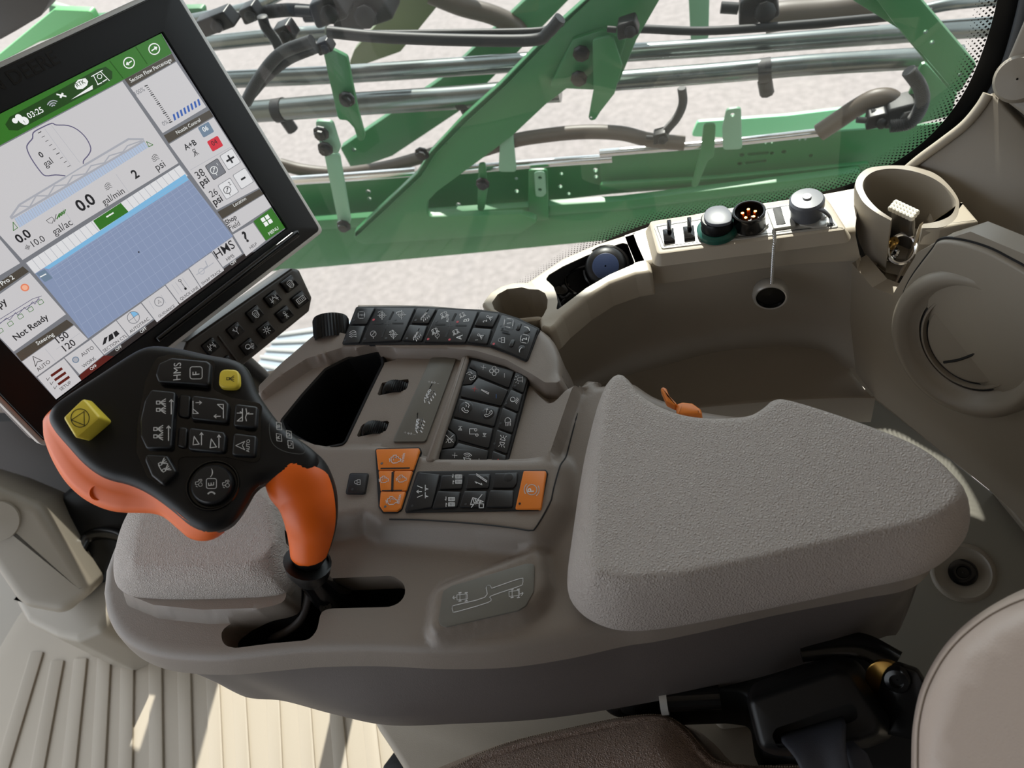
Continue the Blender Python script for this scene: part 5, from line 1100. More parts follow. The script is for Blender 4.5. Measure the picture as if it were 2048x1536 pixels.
# device in the cable tray
o = atz(1203, 520, .70); tr = thing('wired_puck', 'black round device with a blue face and thin cable, lying in the cable tray', 'device', o+Vector((0, 0, -.03)))
dn = (Vector((.1, -.5, .75))).normalized(); ob_ = atz(1212, 535, .69)
b = MB(); b.lathe(ob_, dn, [(.001, -.012), (.020, -.011), (.0235, -.006), (.0235, .002), (.021, .006), (.015, .0075)], BLK, 36); b.build('puck_body', tr, 60)
NAVY = mat('navy_face', srgb(40, 52, 80), .3); b = MB(); b.lathe(ob_, dn, [(.015, .0075), (.014, .008), (.001, .0082)], NAVY, 36); b.build('puck_face', tr)
b = MB(); rp_ = [ob_-dn*.004+(Vector((1, 0, 0))*math.cos(a)+dn.cross(Vector((1, 0, 0)))*math.sin(a))*.0245 for a in np.linspace(0, 6.283, 40)]; b.tube(rp_, .003, BLKG, 8); b.build('puck_ring', tr)
b = MB(); b.tube(cat([atz(*L1(1300, 490), .695), atz(*L1(1150, 530), .69), atz(*L1(1050, 590), .685), atz(*L1(1030, 660), .68), atz(*L1(1060, 730), .675), atz(*L1(1150, 800), .672)], 6, False), .0018, BLKG, 8); b.build('cable', tr)
bd = thing('cable_plug', 'small black plug with coiled leads at the left end of the cable tray', 'plug', atz(*L1(975, 740), .675))
b = MB(); b.lathe(atz(*L1(975, 745), .672), (.3, -.3, 1), [(.001, -.012), (.011, -.011), (.012, 0), (.010, .006), (.001, .008)], BLKG, 20); b.build('plug_body', bd)
b = MB(); b.tube(cat([atz(*L1(960, 820), .675), atz(*L1(1020, 840), .682), atz(*L1(1080, 790), .684), atz(*L1(1010, 870), .68), atz(*L1(985, 920), .675)], 6, False), .0016, BLKG, 8); b.build('lead', bd)
# big cup holder with a slotted front
cU = lambda x, y: (1660+x/4.8, 300+y/4.8)
CZ = .725; cc_ = atz(1823, 392, CZ); ch = thing('cup_holder', 'large round beige cup holder with a slotted front at the rear end of the ledge', 'cup holder', cc_+Vector((0, 0, -.09)))
UP = Plane((0, 0, CZ), (0, 0, 1)); U_ = Pad(cU, UP)
inr = U_.P([(600,650),(480,570),(390,480),(340,400),(325,330),(360,260),(450,205),(600,185),(780,205),(950,260),(1080,340),(1170,440),(1200,520),(1160,610),(1060,665),(960,690),(890,700)])
outr = U_.P([(585,675),(430,590),(320,500),(265,410),(235,330),(265,240),(360,165),(520,140),(700,138),(850,150),(1030,225),(1150,330),(1235,450),(1250,540),(1220,650),(1100,735),(890,748)])
outb = UP.px  # outer foot of the wall
I_ = resamp(cat(inr, 4, False), 80); X_ = resamp(cat(outr, 4, False), 80)
b = MB(); cen = np.array(I_).mean(0)
def sc(L, k, h): return [UP.w(cen[0]+(a-cen[0])*k, cen[1]+(c-cen[1])*k, h) for a, c in L]
rows = [sc(X_, .80, -.075), sc(X_, .90, -.055), sc(X_, .985, -.02), sc(X_, 1.0, -.006), sc(X_, .985, -.001), sc(I_, 1.03, 0), sc(I_, 1.0, -.002), sc(I_, .985, -.010), sc(I_, .93, -.05), sc(I_, .86, -.085)]
b.loft(rows, BEIGED)
for e in (0, -1): b.add([r[e] for r in rows], [tuple(range(len(rows)))], BEIGED)
b.build('cup_wall', ch, 50, flip='auto')
b = MB(); b.add(sc(resamp(cat(inr, 4, False), 60), .90, -.08), [tuple(range(60))], BEIGED); b.build('cup_bottom', ch)
b = MB(); b.prism(UP, rnd(U_.P([(880,700),(1000,700),(1150,640),(1235,520),(1260,480),(1440,690),(1350,700),(1060,755),(880,752)], -.001), .003, 3), -.022, -.001, BEIGE, .003, 3); b.build('cup_flange', ch)
# the chute in front of the slot
b = MB(); f0 = atz(*cU(560, 830), .655); 
c_ = [atz(*cU(600, 690), .668), atz(*cU(845, 760), .668), atz(*cU(760, 960), .650), atz(*cU(590, 1330), .628), atz(*cU(415, 1290), .628), atz(*cU(500, 960), .650)]
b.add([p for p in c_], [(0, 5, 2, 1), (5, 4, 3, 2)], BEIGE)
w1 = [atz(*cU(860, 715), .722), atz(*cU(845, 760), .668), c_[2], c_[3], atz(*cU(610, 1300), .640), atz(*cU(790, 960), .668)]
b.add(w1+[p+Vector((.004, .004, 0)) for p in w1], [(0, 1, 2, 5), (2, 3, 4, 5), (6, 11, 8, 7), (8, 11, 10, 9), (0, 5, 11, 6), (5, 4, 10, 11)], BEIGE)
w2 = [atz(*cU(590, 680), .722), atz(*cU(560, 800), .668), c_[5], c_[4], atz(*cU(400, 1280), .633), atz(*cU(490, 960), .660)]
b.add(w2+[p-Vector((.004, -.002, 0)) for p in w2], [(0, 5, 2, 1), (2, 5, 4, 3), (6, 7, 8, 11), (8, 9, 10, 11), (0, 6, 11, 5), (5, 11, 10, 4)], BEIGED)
b.add([c_[3], c_[4], c_[4]+Vector((0, -.001, -.01)), c_[3]+Vector((0, -.001, -.01))], [(0, 1, 2, 3)], BEIGE)
b.build('front_chute', ch, 30, flip='auto')
# metal clamp with beads and the key lump in the chute
o = atz(*cU(690, 640), .70); kd = thing('connector_block', 'small metal connector block with rows of white beads standing in the big cup holder', 'connector', o+Vector((0, 0, -.04)))
BP = Plane(atz(*cU(700, 590), .712), (-.1, -.2, 1), (.9, -.5, 0)); Bq = Pad(cU, BP); body_ = rnd(Bq.P([(545,545),(610,500),(830,600),(820,660),(780,680),(590,600)]), .003)
b = MB(); b.prism(BP, body_, -.05, 0, mat('zinc_dark', srgb(120, 118, 116), .35, metal=.8), .002, 2); b.build('block_body', kd)
PEARL = mat('beads', srgb(225, 222, 212), .25)
for r in range(3):
    for k in range(7):
        b = MB(); x = 590+k*32+r*22; y = 555+k*15-r*26; a = Bq.P([(x, y)], .002)[0]
        b.lathe(BP.w(a[0], a[1], .001), BP.n, [(.0034, -.001), (.0033, .001), (.002, .003), (.0002, .0036)], PEARL, 10); b.build('bead', kd)
o = atz(*cU(570, 920), .668); ke = thing('key_bunch', 'bunch of bright chrome keys and rings lying in the cup holder chute', 'keys', o)
for (x, y, z, r, t) in ((520, 895, .676, .006, CHR), (560, 960, .668, .0055, CHR), (545, 1000, .664, .006, BLKG), (610, 985, .664, .006, CHR), (500, 935, .671, .004, CHR), (590, 1040, .660, .0045, BLKG), (535, 1040, .661, .004, CHR)):
    b = MB(); q = atz(*cU(x, y), z); b.lathe(q, Vector((random.uniform(-.5, .5), random.uniform(-.8, 0), 1)), [(.0003, -.002), (r, -.0015), (r*1.05, .001), (r*.7, .0022), (r*.3, .001)], t, 7); b.build('key_piece', ke)
b = MB(); q = atz(*cU(600, 900), .676); b.lathe(q, (.1, -.3, 1), [(.0045, -.005), (.005, .006), (.0035, .0075), (.001, .0075)], BRASS, 16); b.build('brass_stud', ke)
b = MB(); q = atz(*cU(690, 950), .672); rn = (CAM-q).normalized(); u = rn.cross(Vector((0, 0, 1))).normalized(); v_ = rn.cross(u)
b.tube([q+u*math.cos(a)*.013+v_*math.sin(a)*.015 for a in np.linspace(0, 6.283, 30)][:-1], .0022, CHR, 8, closed=True); b.build('key_ring', ke)
# orange strap latch behind the arm pad
ol = thing('orange_latch', 'small orange latch with a thin lever in the notch behind the arm pad', 'latch', atz(1370, 815, .715))
OLP = Plane((0, 0, .722), (0, 0, 1)); c6 = lambda x, y: (960+x/1.8824, 320+y/1.8824); OL = Pad(c6, OLP)
b = MB(); b.prism(OLP, rnd(OL.P([(678,858),(690,852),(702,858),(712,885),(742,915),(735,925),(700,908)], .006), .002, 3), -.002, .006, ORGK, .002, 2); b.build('lever_arm', ol)
b = MB(); b.prism(OLP, rnd(OL.P([(735,918),(760,908),(800,912),(832,935),(838,960),(740,960)], .004), .003, 3), -.014, .004, ORGK, .003, 3); b.build('latch_body', ol)
# ledge clip behind the notch
# knurled knob at the front of the console arch
kn = atz(662, 648, .70); kt = thing('console_knob', 'black knurled knob on the outboard side of the console arch', 'knob', kn); ax = Vector((-.15, .75, .35)).normalized()
kp = Plane(kn, ax, (1, 0, 0)); b = MB(); rows = []
for h, s in ((-.022, 1), (.004, 1), (.007, .93), (.0075, .6)): rows.append([kp.w((.0215*s-(.0013 if k % 2 and s == 1 else 0))*math.cos(2*math.pi*k/72), (.0215*s-(.0013 if k % 2 and s == 1 else 0))*math.sin(2*math.pi*k/72), h) for k in range(72)])
b.loft(rows, BLK, closed=True); b.add(rows[-1], [tuple(range(72))], BLK); b.build('knob_cap', kt, 25)
b = MB(); b.tube([kn-ax*.02, kn-ax*.05], .012, BLK, 16); b.build('knob_shaft', kt)
# ================================================================ driver's seat, belt reel, seat frame, front post
seat = thing('driver_seat', "brown leather driver's seat with stitched cushion and lighter rounded backrest at lower right", 'seat', (-.2, -.25, .30))
SZ = .50
cush = cat(pz([(700,1640,SZ),(780,1560,SZ),(860,1520,SZ),(1000,1470,SZ),(1150,1436,SZ),(1250,1418,SZ),(1310,1414,SZ),(1350,1424,SZ),(1385,1450,SZ),(1412,1480,SZ),(1450,1508,SZ),(1520,1516,SZ),(1600,1512,SZ),(1700,1540,SZ),(1760,1620,SZ),(1700,1900,SZ),(1200,2000,SZ),(800,1850,SZ)]), 6)
inn = cat(pz([(760,1660,SZ+.01),(900,1560,SZ+.01),(1010,1503,SZ+.01),(1150,1468,SZ+.01),(1260,1445,SZ+.01),(1320,1442,SZ+.01),(1350,1458,SZ+.01),(1375,1485,SZ+.01),(1400,1515,SZ+.01),(1440,1540,SZ+.01),(1560,1550,SZ+.01),(1650,1580,SZ+.01),(1640,1850,SZ+.01),(1200,1950,SZ+.01),(850,1830,SZ+.01)]), 6)
def cz(P):
    z = two(cush, inn, SZ-.022, SZ+.010, 2.0)(P); d, i = pdist(P, inn); g = .004*np.exp(-(d/.003)**2); z = z-g+np.where(i, .012*sstep(d/.03), 0)
    e, _ = pdist(P, cush); q = np.clip(e/.018, 0, 1); return z-.014*(1-np.sqrt(1-(1-q)**2))
b = MB(); relief(b, ZP, cush, cz, SEATL, .007, ostep=.003, rings=(.001, .003, .006, .01, .015), feats=[ccw(inn), off(ccw(inn), .004), off(ccw(inn), -.004)], skirt=((0, -.01), (.006, -.05), (.02, -.10)))
cu_ = b.build('cushion', seat, 60)
ST = mat('seam_thread', srgb(150, 136, 122), .6)
def stitches(poly, d, zf, name, n, parent, pl=ZP, ln=.0045):
    L = resamp(off(ccw(poly), d), n, True); b = MB()
    for i in range(0, n, 1):
        a, c = L[i], L[(i+1) % n]; c = (a[0]+(c[0]-a[0])*.6, a[1]+(c[1]-a[1])*.6); za, zc = zf(np.array([a, c])); a = pl.w(a[0], a[1], za+.0008); c = pl.w(c[0], c[1], zc+.0008); b.tube([a, (a+c)/2+pl.n*.0007, c], .00055, ST, 5)
    o = b.build(name, parent); o['kind'] = 'stuff'; return o
stitches(inn, -.009, cz, 'stitching', 460, cu_)
bo = [(1812,1600,.74),(1808,1500,.74),(1813,1430,.74),(1830,1362,.74),(1868,1292,.74),(1918,1238,.74),(1985,1192,.74),(2060,1158,.74),(2200,1120,.74),(2500,1120,.70),(2700,1400,.66),(2600,2000,.6),(2100,2200,.6),(1850,1900,.66)]
BPp = Plane(atz(1920, 1420, .76), (CAM-atz(1920, 1420, .76)).normalized()+Vector((-.4, .1, .3))); bo2 = cat(BPp.pxs([(p[0], p[1]) for p in bo], -.06), 6)
bi2 = cat(BPp.pxs([(1880,1600),(1872,1500),(1880,1440),(1900,1390),(1930,1340),(1975,1295),(2040,1255),(2200,1230),(2450,1250),(2550,1450),(2500,1850),(2150,2050),(1930,1800)]), 6)
def bzf(P):
    do, _ = pdist(P, bo2); di, ins = pdist(P, bi2); t = np.where(ins, 1., do/(do+di+1e-9)); z = -.075+.075*np.sin(np.clip(t, 0, 1)*math.pi/2)
    g = np.exp(-((do-.020)/.0016)**2); return z-.004*g
b = MB(); relief(b, BPp, bo2, bzf, SEATB, .009, ostep=.003, rings=(.001, .004, .008, .013, .0165, .0185, .020, .0215, .0235, .028), feats=[ccw(bi2)], skirt=((.0, -.01), (.01, -.05)))
bk = b.build('backrest', seat, 60); stitches(bo2, .0235, bzf, 'piping_stitching', 760, bk, BPp)
# belt reel
RP = Plane(atz(1600, 1420, .60), (-.15, -.35, 1)); Rl = Pad(lambda x, y: (1300+x/2.738, 1000+y/2.738), RP)
rt = thing('belt_reel', 'black seat belt reel with dark webbing running out of its slot, beside the seat', 'seat belt', RP.o)
b = MB(); hull = rnd(Rl.P([(528,1085),(1010,925),(1080,940),(1265,1215),(1255,1290),(1150,1330),(700,1380),(600,1370)]), .008, 5)
hu = ccw(hull); sl2 = rnd(Rl.P([(690,1250),(1080,1115),(1125,1125),(1140,1190),(1110,1215),(740,1350),(700,1360),(665,1290)], .0), .006, 4)
b.loft([[RP.w(a, c, h) for a, c in off(hu, d)] for d, h in ((-.010, -.06), (-.004, -.02), (0, -.006), (.002, -.0015), (.006, 0))], BLK, closed=True)
v, f = cdt(off(hu, .006), [ccw(sl2)], []); b.add([RP.w(a, c, 0) for a, c in v], f, BLK); s2 = ccw(sl2); b.loft([[RP.w(a, c, 0) for a, c in s2], [RP.w(a, c, -.02) for a, c in s2]], BLKM, closed=True); b.add([RP.w(a, c, -.02) for a, c in s2], [tuple(range(len(s2)))], BLKM)
b.build('reel_cover', rt, 50, flip='auto')
WEB = mat('belt_webbing', srgb(40, 42, 50), .6, bump=('noise', 1500, .4, .0006)); b = MB()
wr = [((720,1290),(1060,1190),-.012), ((725,1330),(1075,1230),.006), ((760,1370),(1072,1290),.016), ((800,1420),(1070,1360),.022), ((830,1480),(1090,1480),.028), ((850,1700),(1250,1700),.03)]
b.loft([[RP.w(*(Vector(Rl.P([a], h)[0])*(1-t)+Vector(Rl.P([c], h)[0])*t), h+.001*math.sin(t*9)) for t in np.linspace(0, 1, 14)] for a, c, h in wr], WEB)
o = b.build('webbing', rt, 60); sm = o.modifiers.new('s', 'SOLIDIFY'); sm.thickness = .0014
b = MB(); wr = [((1075,1330),(1110,1320),.0), ((1080,1400),(1190,1390),.004), ((1100,1480),(1220,1460),.006), ((1120,1700),(1260,1650),.006)]
b.loft([[RP.w(*(Vector(Rl.P([a], h)[0])*(1-t)+Vector(Rl.P([c], h)[0])*t), h) for t in np.linspace(0, 1, 6)] for a, c, h in wr], WEB); o = b.build('webbing_return', rt, 60); sm = o.modifiers.new('s', 'SOLIDIFY'); sm.thickness = .0014
# hinge bracket and frame
hb = thing('seat_bracket', 'glossy black steel hinge bracket with a large bolt and brass washer between reel and backrest', 'bracket', atz(1790, 1360, .60))
HB = Plane(atz(1790, 1360, .60), (-.3, -.6, .7)); Hb = Pad(lambda x, y: (1300+x/2.738, 1000+y/2.738), HB)
b = MB(); b.prism(HB, rnd(Hb.P([(1275,950),(1340,900),(1460,940),(1560,1100),(1600,1350),(1270,1280),(1230,1130)]), .006, 4), -.008, 0, BLKG, .001, 2); b.build('plate', hb)
q = HB.w(*Hb.P([(1358,975)])[0]); b = MB(); b.lathe(q, HB.n, [(.0105, 0), (.0105, .005), (.009, .0075), (.0055, .008), (.005, .004), (.0005, .004)], BLKG, 32); b.build('bolt', hb)
q = HB.w(*Hb.P([(1300,985)], -.012)[0], -.012); b = MB(); b.lathe(q, HB.n, [(.0165, -.003), (.0165, .003), (.0155, .0035), (.001, .0035)], BRASS, 40); b.build('washer', hb)
b = MB(); b.tube(cat([tuple(atz(*(1300+x/2.738, 1000+y/2.738), z)) for x, y, z in [(820,815,.56),(960,800,.56),(1080,792,.56),(1180,805,.56),(1270,850,.56),(1350,895,.56)]], 6, False), .012, BLKG, 12, sy=.35); b.build('rail_edge', hb)
fz = grow(.50); F_ = Pad(lambda x, y: (1300+x/2.738, 1000+y/2.738), fz)
b = MB(); b.prism(fz, rnd(F_.P([(-200,1120),(0,1030),(700,830),(960,770),(1180,800),(1400,950),(1500,1500),(900,1450),(620,1380),(560,1240),(535,1060),(380,1045),(40,1060),(-100,1130)]), .01), -.12, 0, BLKM, .004); fr2 = b.build('frame', seat)
b = MB(); b.prism(grow(.515), rnd(F_.P([(680,850),(735,845),(740,905),(690,925)]), .002), -.01, 0, SILV, .001); b.build('frame_clip', fr2)
b = MB(); b.tube([atz(1328, 1398, .52), atz(1440, 1392, .52)], .012, BLKG, 14); b.build('cross_rod', fr2)
b = MB(); b.lathe(atz(1329, 1399, .52), atz(1328, 1398, .52)-atz(1440, 1392, .52), [(.014, -.003), (.014, .004), (.001, .005)], SILV, 20); b.build('rod_end', fr2)
bp = grow(.46); B_p = Pad(lambda x, y: (700+x/2.56, 1000+y/2.56), bp)
lv = thing('adjuster_lever', 'flat grey metal strip with a black oval handle, under the lower edge of the console', 'lever', atz(1200, 1400, .46))
b = MB(); b.prism(bp, rnd(B_p.P([(1015,1042),(1100,1038),(1280,990),(1560,985),(1625,1000),(1625,1050),(1560,1058),(1300,1060),(1018,1078)]), .004, 3), -.003, 0, SILV, .001); b.build('strip', lv)
q = atz(700+1185/2.56, 1000+1030/2.56, .461); b = MB(); b.lathe(q, (0, 0, 1), [(.007, 0), (.001, .0006)], BLKM, 20); b.build('strip_hole', lv)
b = MB(); c0_ = atz(700+1270/2.56, 1000+1010/2.56, .466); c1_ = atz(700+1505/2.56, 1000+1040/2.56, .466); L = [c0_.lerp(c1_, t) for t in np.linspace(0, 1, 14)]; b.tube(L, [max(.0015, .017*math.sin(math.pi*t)**.7) for t in np.linspace(0, 1, 14)], BLKG, 16, sy=.5); b.build('oval_handle', lv, 60)
# seat base cover and small parts under the cushion
b = MB(); b.prism(grow(.30), rnd(pzz([(735,1430),(900,1420),(1400,1340),(1700,1290),(1800,1340),(1760,1800),(1200,2000),(900,1700),(800,1530),(775,1490)], .30), .02, 4), -.295, 0, MATF, .01, 4); sb = b.build('suspension_cover', seat)
b = MB(); b.prism(grow(.32), rnd(pzz([(1380,1385),(1500,1375),(1530,1440),(1440,1450)], .32), .01, 4), -.03, .02, BEIGE, .006, 4); b.build('cover_bump', sb)
pd = MB(); pd.prism(grow(.20), rnd(pzz([(745,1600),(765,1530),(790,1497),(835,1500),(870,1530),(900,1600)], .20), .006, 4), -.06, 0, BLK, .006, 4)
o = pd.build('foot_lever'); tag(o, 'black plastic lever end below the seat cushion at the bottom edge', 'lever')
# front post / steering tower seen beyond the display
fp = thing('front_post', 'thick rounded beige post leaning in a moulded foot, at the left edge', 'post', (-1.35, .36, 0))
p0 = Vector(atz(75, 1215, .20)); c9 = lambda x, y: (x/2.381, 1000+y/2.381)
ax0 = atz(*c9(290, 480), .16); ax1 = hitp(-60, 1000, Vector((0, ax0.y+.10, 0)), Vector((0, 1, 0)))
PP = Plane(atz(*c9(220, 330), .30), (.5, -.45, .6)); P_p = Pad(c9, PP)
b = MB(); b.prism(PP, rnd(P_p.P([(-300,-150),(0,-60),(195,20),(440,410),(430,450),(300,555),(120,520),(70,480),(-200,80)]), .03, 6), -.16, 0, BEIGED, .02, 5); b.build('post_column', fp, 50)
FZ = grow(.17); b = MB(); b.prism(FZ, rnd(pzz([c9(*q) for q in [(30,420),(300,500),(400,330),(380,260),(520,200),(580,290),(560,470),(480,620),(360,672),(260,650),(120,580)]], .17), .02, 4), -.17, 0, BEIGED, .015, 4); b.build('post_foot', fp, 50)
b = MB(); PK = Plane(PP.o+PP.n*.0, PP.n); P_k = Pad(c9, PK); k0 = P_k.P([(-10,100)])[0]; b.lathe(PK.w(*k0), PP.n, [(.035, 0), (.034, .006), (.001, .008)], BEIGED, 30); b.build('post_button', fp)
dk = thing('corner_hub', 'dark rounded hub with black hose on a tan bracket, behind the front post', 'hub', atz(*c9(500, 150), .25))
b = MB(); hc = atz(*c9(470, 150), .22); b.lathe(hc, (.3, -.5, .8), [(.10, -.06), (.10, 0), (.085, .02), (.05, .03), (.001, .032)], RUBB, 40); b.build('hub_body', dk)
b = MB(); b.tube(cat([tuple(atz(*c9(x, y), .24)) for x, y in [(380,250),(420,180),(480,158),(560,165),(620,200)]], 6, False), .012, BLKG, 12); b.build('hub_hose', dk)
b = MB(); b.prism(grow(.16), rnd(pzz([c9(*q) for q in [(480,60),(760,20),(760,160),(560,170)]], .16), .01), -.02, 0, mat('tan_bracket', srgb(150, 128, 96), .5), .002); b.build('hub_bracket', dk)
b = MB(); b.prism(Plane((0, .62, 0), (0, -1, 0), (1, 0, 0)), [(-1.75, 0), (-1.02, 0), (-1.02, .42), (-1.75, .42)], -.02, 0, BLKM); struct(b.build('wall_front_kick'))
# ================================================================ sprayer boom folded outside the window
c5 = lambda x, y: (400+x/2.4976, y/2.4976); c7 = lambda x, y: (1200+x/2.4151, y/2.4151); cI = lambda x, y: (x, y)
def vpl(Y): return Plane((0, Y, 0), (0, -1, 0), (1, 0, 0))
boom = thing('boom_truss', 'green painted steel boom truss with large diagonal plates, folded beside the cab', 'boom truss', (-.2, 1.45, 0))
def plate(name, conv, pts, Y, th, m=GRN, parent=None, holes=(), r=.008, label=None):
    pl = vpl(Y); A = Pad(conv, pl); hs = []
    for h in holes:
        o = Vector(A.P([h[:2]])[0]); e = (Vector(A.P([(h[0]+h[2], h[1])])[0])-o).length
        if len(h) == 3: hs.append([(o.x+e*math.cos(t), o.y+e*math.sin(t)) for t in np.linspace(0, 2*math.pi, 12, False)])
        else:
            q = Vector(A.P([(h[3], h[4])])[0]); d = (q-o).normalized(); n = Vector((-d.y, d.x)); hs.append(rnd([tuple(z) for z in (o-d*e-n*e, q+d*e-n*e, q+d*e+n*e, o-d*e+n*e)], e*.95, 4))
    poly = rnd(A.P(pts), r, 3) if r else A.P(pts)
    b = MB(); b.prism(pl, poly, -th, 0, m, .002, 2, holes=hs); o = b.build(name, parent if parent is not None else boom, 40)
    if label: o['label'] = label
    return o
def pipe(name, conv, pts, Y, rpx, m, label=None, cat_=None, n=16, group=None, parent=None, dY=0, smooth=True):
    P = [tuple(aty(*conv(x, y), Y+dY*i)) for i, (x, y) in enumerate(pts)]; P = [Vector(p) for p in (cat(P, 6, False) if smooth and len(P) > 2 else P)]
    r = rpx*(P[0]-CAM).length/1650
    b = MB(); b.tube(P, r, m, n); o = b.build(name, parent, 60)
    if label: tag(o, label, cat_, group or {'steel_tube': 'steel tubes and rods of the boom', 'rubber_hose': 'hoses of the boom', 'brown_hose': 'hoses of the boom'}[name])
    return o
# lower rails
plate('bottom_rail', c5, [(300,1120),(700,1092),(1300,1062),(1700,1040),(2100,1005),(2700,935),(3300,860),(3300,1000),(2700,1080),(2050,1200),(1300,1272),(500,1345),(300,1360)], 1.40, .012)
plate('bottom_flange', c5, [(300,1120),(2100,1005),(3300,860),(3300,905),(2100,1050),(1300,1110),(300,1165)], 1.385, .02)
plate('middle_rail', c5, [(400,905),(1050,872),(1700,822),(2060,795),(2900,728),(3900,640),(3900,800),(3000,900),(2060,970),(1750,1005),(1100,1078),(400,1120)], 1.46, .01, holes=[(840,958,13),(845,993,11),(1580,892,9),(1582,955,11),(1805,868,10),(1800,932,11),(1842,968,10),(1975,850,13),(1978,883,11),(1290,1022,12),(2100,862,9),(2150,910,8)])
plate('middle_rail', c7, [(0,735),(700,670),(1500,610),(1900,575),(1900,700),(1300,800),(600,900),(0,930)], 1.452, .006, holes=[(685,748,12),(722,745,10,805,738),(830,740,10),(888,733,12),(675,790,12),(712,787,10,795,777),(1018,752,10),(533,865,12),(77,912,10),(800,690,7),(830,688,7),(965,675,7),(993,672,7)], label='green rail section with slots and round holes')
plate('rail_lip', c7, [(0,890),(560,860),(1000,820),(1300,790),(1300,815),(900,860),(300,905),(0,925)], 1.42, .01)
# big diagonal plate
plate('diagonal_plate', c5, [(1990,-60),(2430,-460),(2760,-460),(2330,-60),(2180,200),(2090,420),(1850,430),(1730,520),(1560,680),(1400,800),(1180,960),(1135,1010),(1130,1085),(1600,1070),(1700,1100),(1600,1165),(1290,1190),(820,1222),(770,1200),(772,1160),(1080,870),(1150,760),(1300,600),(1500,420),(1800,110)], 1.33, .016, holes=[(1225,712,10)], r=.012)
plate('gusset', c5, [(1740,440),(1860,200),(2010,150),(2130,200),(2050,430),(1960,450)], 1.318, .01)
plate('diagonal_flange', c5, [(1990,-60),(1800,110),(1500,420),(1300,600),(1150,760),(1080,870),(772,1160),(772,1190),(800,1170),(1110,880),(1180,770),(1330,615),(1530,430),(1830,120),(2020,-60)], 1.30, .01)
plate('rear_diagonal', c5, [(1690,-60),(2080,-460),(2290,-460),(1900,-60),(1500,350),(1290,560),(960,780),(760,850),(700,740),(1200,400)], 1.62, .02, holes=[(1020,550,10),(768,748,12)])
plate('rear_diagonal', c5, [(1040,-60),(1300,-460),(1520,-460),(1260,-60),(1000,260),(830,320),(740,330),(770,250)], 1.66, .02, mat('olive_green', srgb(96, 108, 72), .5, var=.15), label='olive tinted rear diagonal strut')
plate('right_diagonal', c7, [(1290,-60),(900,-460),(1110,-460),(1500,-60),(1820,315),(1730,465),(1590,300),(1420,115)], 1.25, .012, holes=[(1573,153,12),(1605,204,13),(1738,361,10)])
plate('right_flange', c7, [(1120,-60),(1290,-60),(1440,110),(1590,300),(1730,460),(1715,470),(1440,140)], 1.27, .01)
plate('corner_plate', c7, [(1560,290),(1720,465),(1700,560),(1500,610),(1450,560)], 1.35, .008, holes=[(1573,420,10)])
plate('post_strut', c7, [(425,-60),(420,-400),(535,-400),(530,-60),(524,190),(438,200)], 1.75, .02, GRNL)
plate('far_sheet', c7, [(470,590),(900,560),(1480,490),(1600,560),(1300,625),(700,670),(440,660)], 1.75, .01, mat('pale_green', srgb(120, 200, 150), .4))
plate('cross_strap', c5, [(1640,850),(1735,848),(1740,1100),(1640,1105)], 1.375, .006)
plate('strap_plate', c5, [(1668,862),(1722,858),(1728,970),(1712,985),(1676,985)], 1.366, .004, GRNL, holes=[(1698,888,10),(1698,948,10)])
plate('clamp_strap', c5, [(1390,820),(1425,815),(1435,950),(1420,1050),(1385,1055)], 1.36, .006)
# bracket stack left of the diagonal
plate('upper_bracket', c5, [(615,265),(655,245),(735,285),(760,420),(790,560),(822,680),(815,705),(790,705),(768,640),(735,603),(690,600),(640,380)], 1.22, .008)
plate('side_bracket', c5, [(575,605),(660,610),(700,740),(690,768),(618,768),(590,700)], 1.20, .008, GRNL)
plate('hanger_strap', c5, [(618,768),(695,768),(752,1100),(740,1140),(695,1140)], 1.21, .006, GRNL)
for k, (x, y, Y) in enumerate(((735,492,1.21),(607,663,1.19),(628,740,1.19),(720,1125,1.20),(1905,265,1.305),(1893,390,1.305),(2015,395,1.305),(1413,915,1.35),(1565,165,1.18),(1110,765,1.3))):
    if k == 8: continue
    o = aty(*c5(x, y), Y); b = MB(); b.lathe(o, (0, -1, 0), [(.016, 0), (.016, .003), (.011, .004), (.011, .012), (.0005, .0125)], BLKG, 8); b.build('bolt', boom)
plate('right_bracket', c5, [(1960,200),(2060,180),(2110,330),(2070,470),(2000,560),(1975,600),(1950,605),(1940,590),(1965,450)], 1.29, .006, holes=[(1953,590,8)])
plate('lower_bracket', c7, [(487,720),(500,600),(560,600),(550,760),(520,780),(470,905),(440,905)], 1.37, .006)
# loose fittings with their own labels
o = plate('angle_bracket', c7, [(610,530),(682,521),(684,640),(688,722),(594,726),(590,620)], 1.34, .006, GRNL, holes=[(640,555,11)], parent=None); 
o['label'] = 'pale upright angle bracket on the rail'
plate('tube_bracket', c5, [(1500,660),(1560,645),(1580,860),(1490,860)], 1.34, .006, GRNL)
# steel tubes
T1 = 'long polished steel tube of the boom, '
pipe('steel_tube', c5, [(-300,420),(200,395),(700,372),(1200,340),(1660,308),(1900,295)], 1.50, 15, STEEL, T1+'upper one left of the big diagonal', 'steel tube', parent=None)
pipe('steel_tube', c5, [(-300,590),(240,560),(700,525),(1250,490),(1560,465),(1800,450)], 1.42, 19, STEEL, T1+'lower thick one left of the big diagonal', 'steel tube')
pipe('steel_tube', c7, [(20,262),(600,225),(1200,180),(1950,125)], 1.50, 17, STEEL, T1+'upper one right of the big diagonal', 'steel tube')
pipe('steel_tube', c7, [(20,395),(600,350),(1000,315),(1500,285),(1750,270)], 1.42, 19, STEEL, T1+'lower thick one right of the big diagonal', 'steel tube')
pipe('steel_tube', c5, [(-200,245),(300,190),(640,165)], 1.55, 13, STEEL, 'steel tube highest of the left-hand tubes, beside the display', 'steel tube')
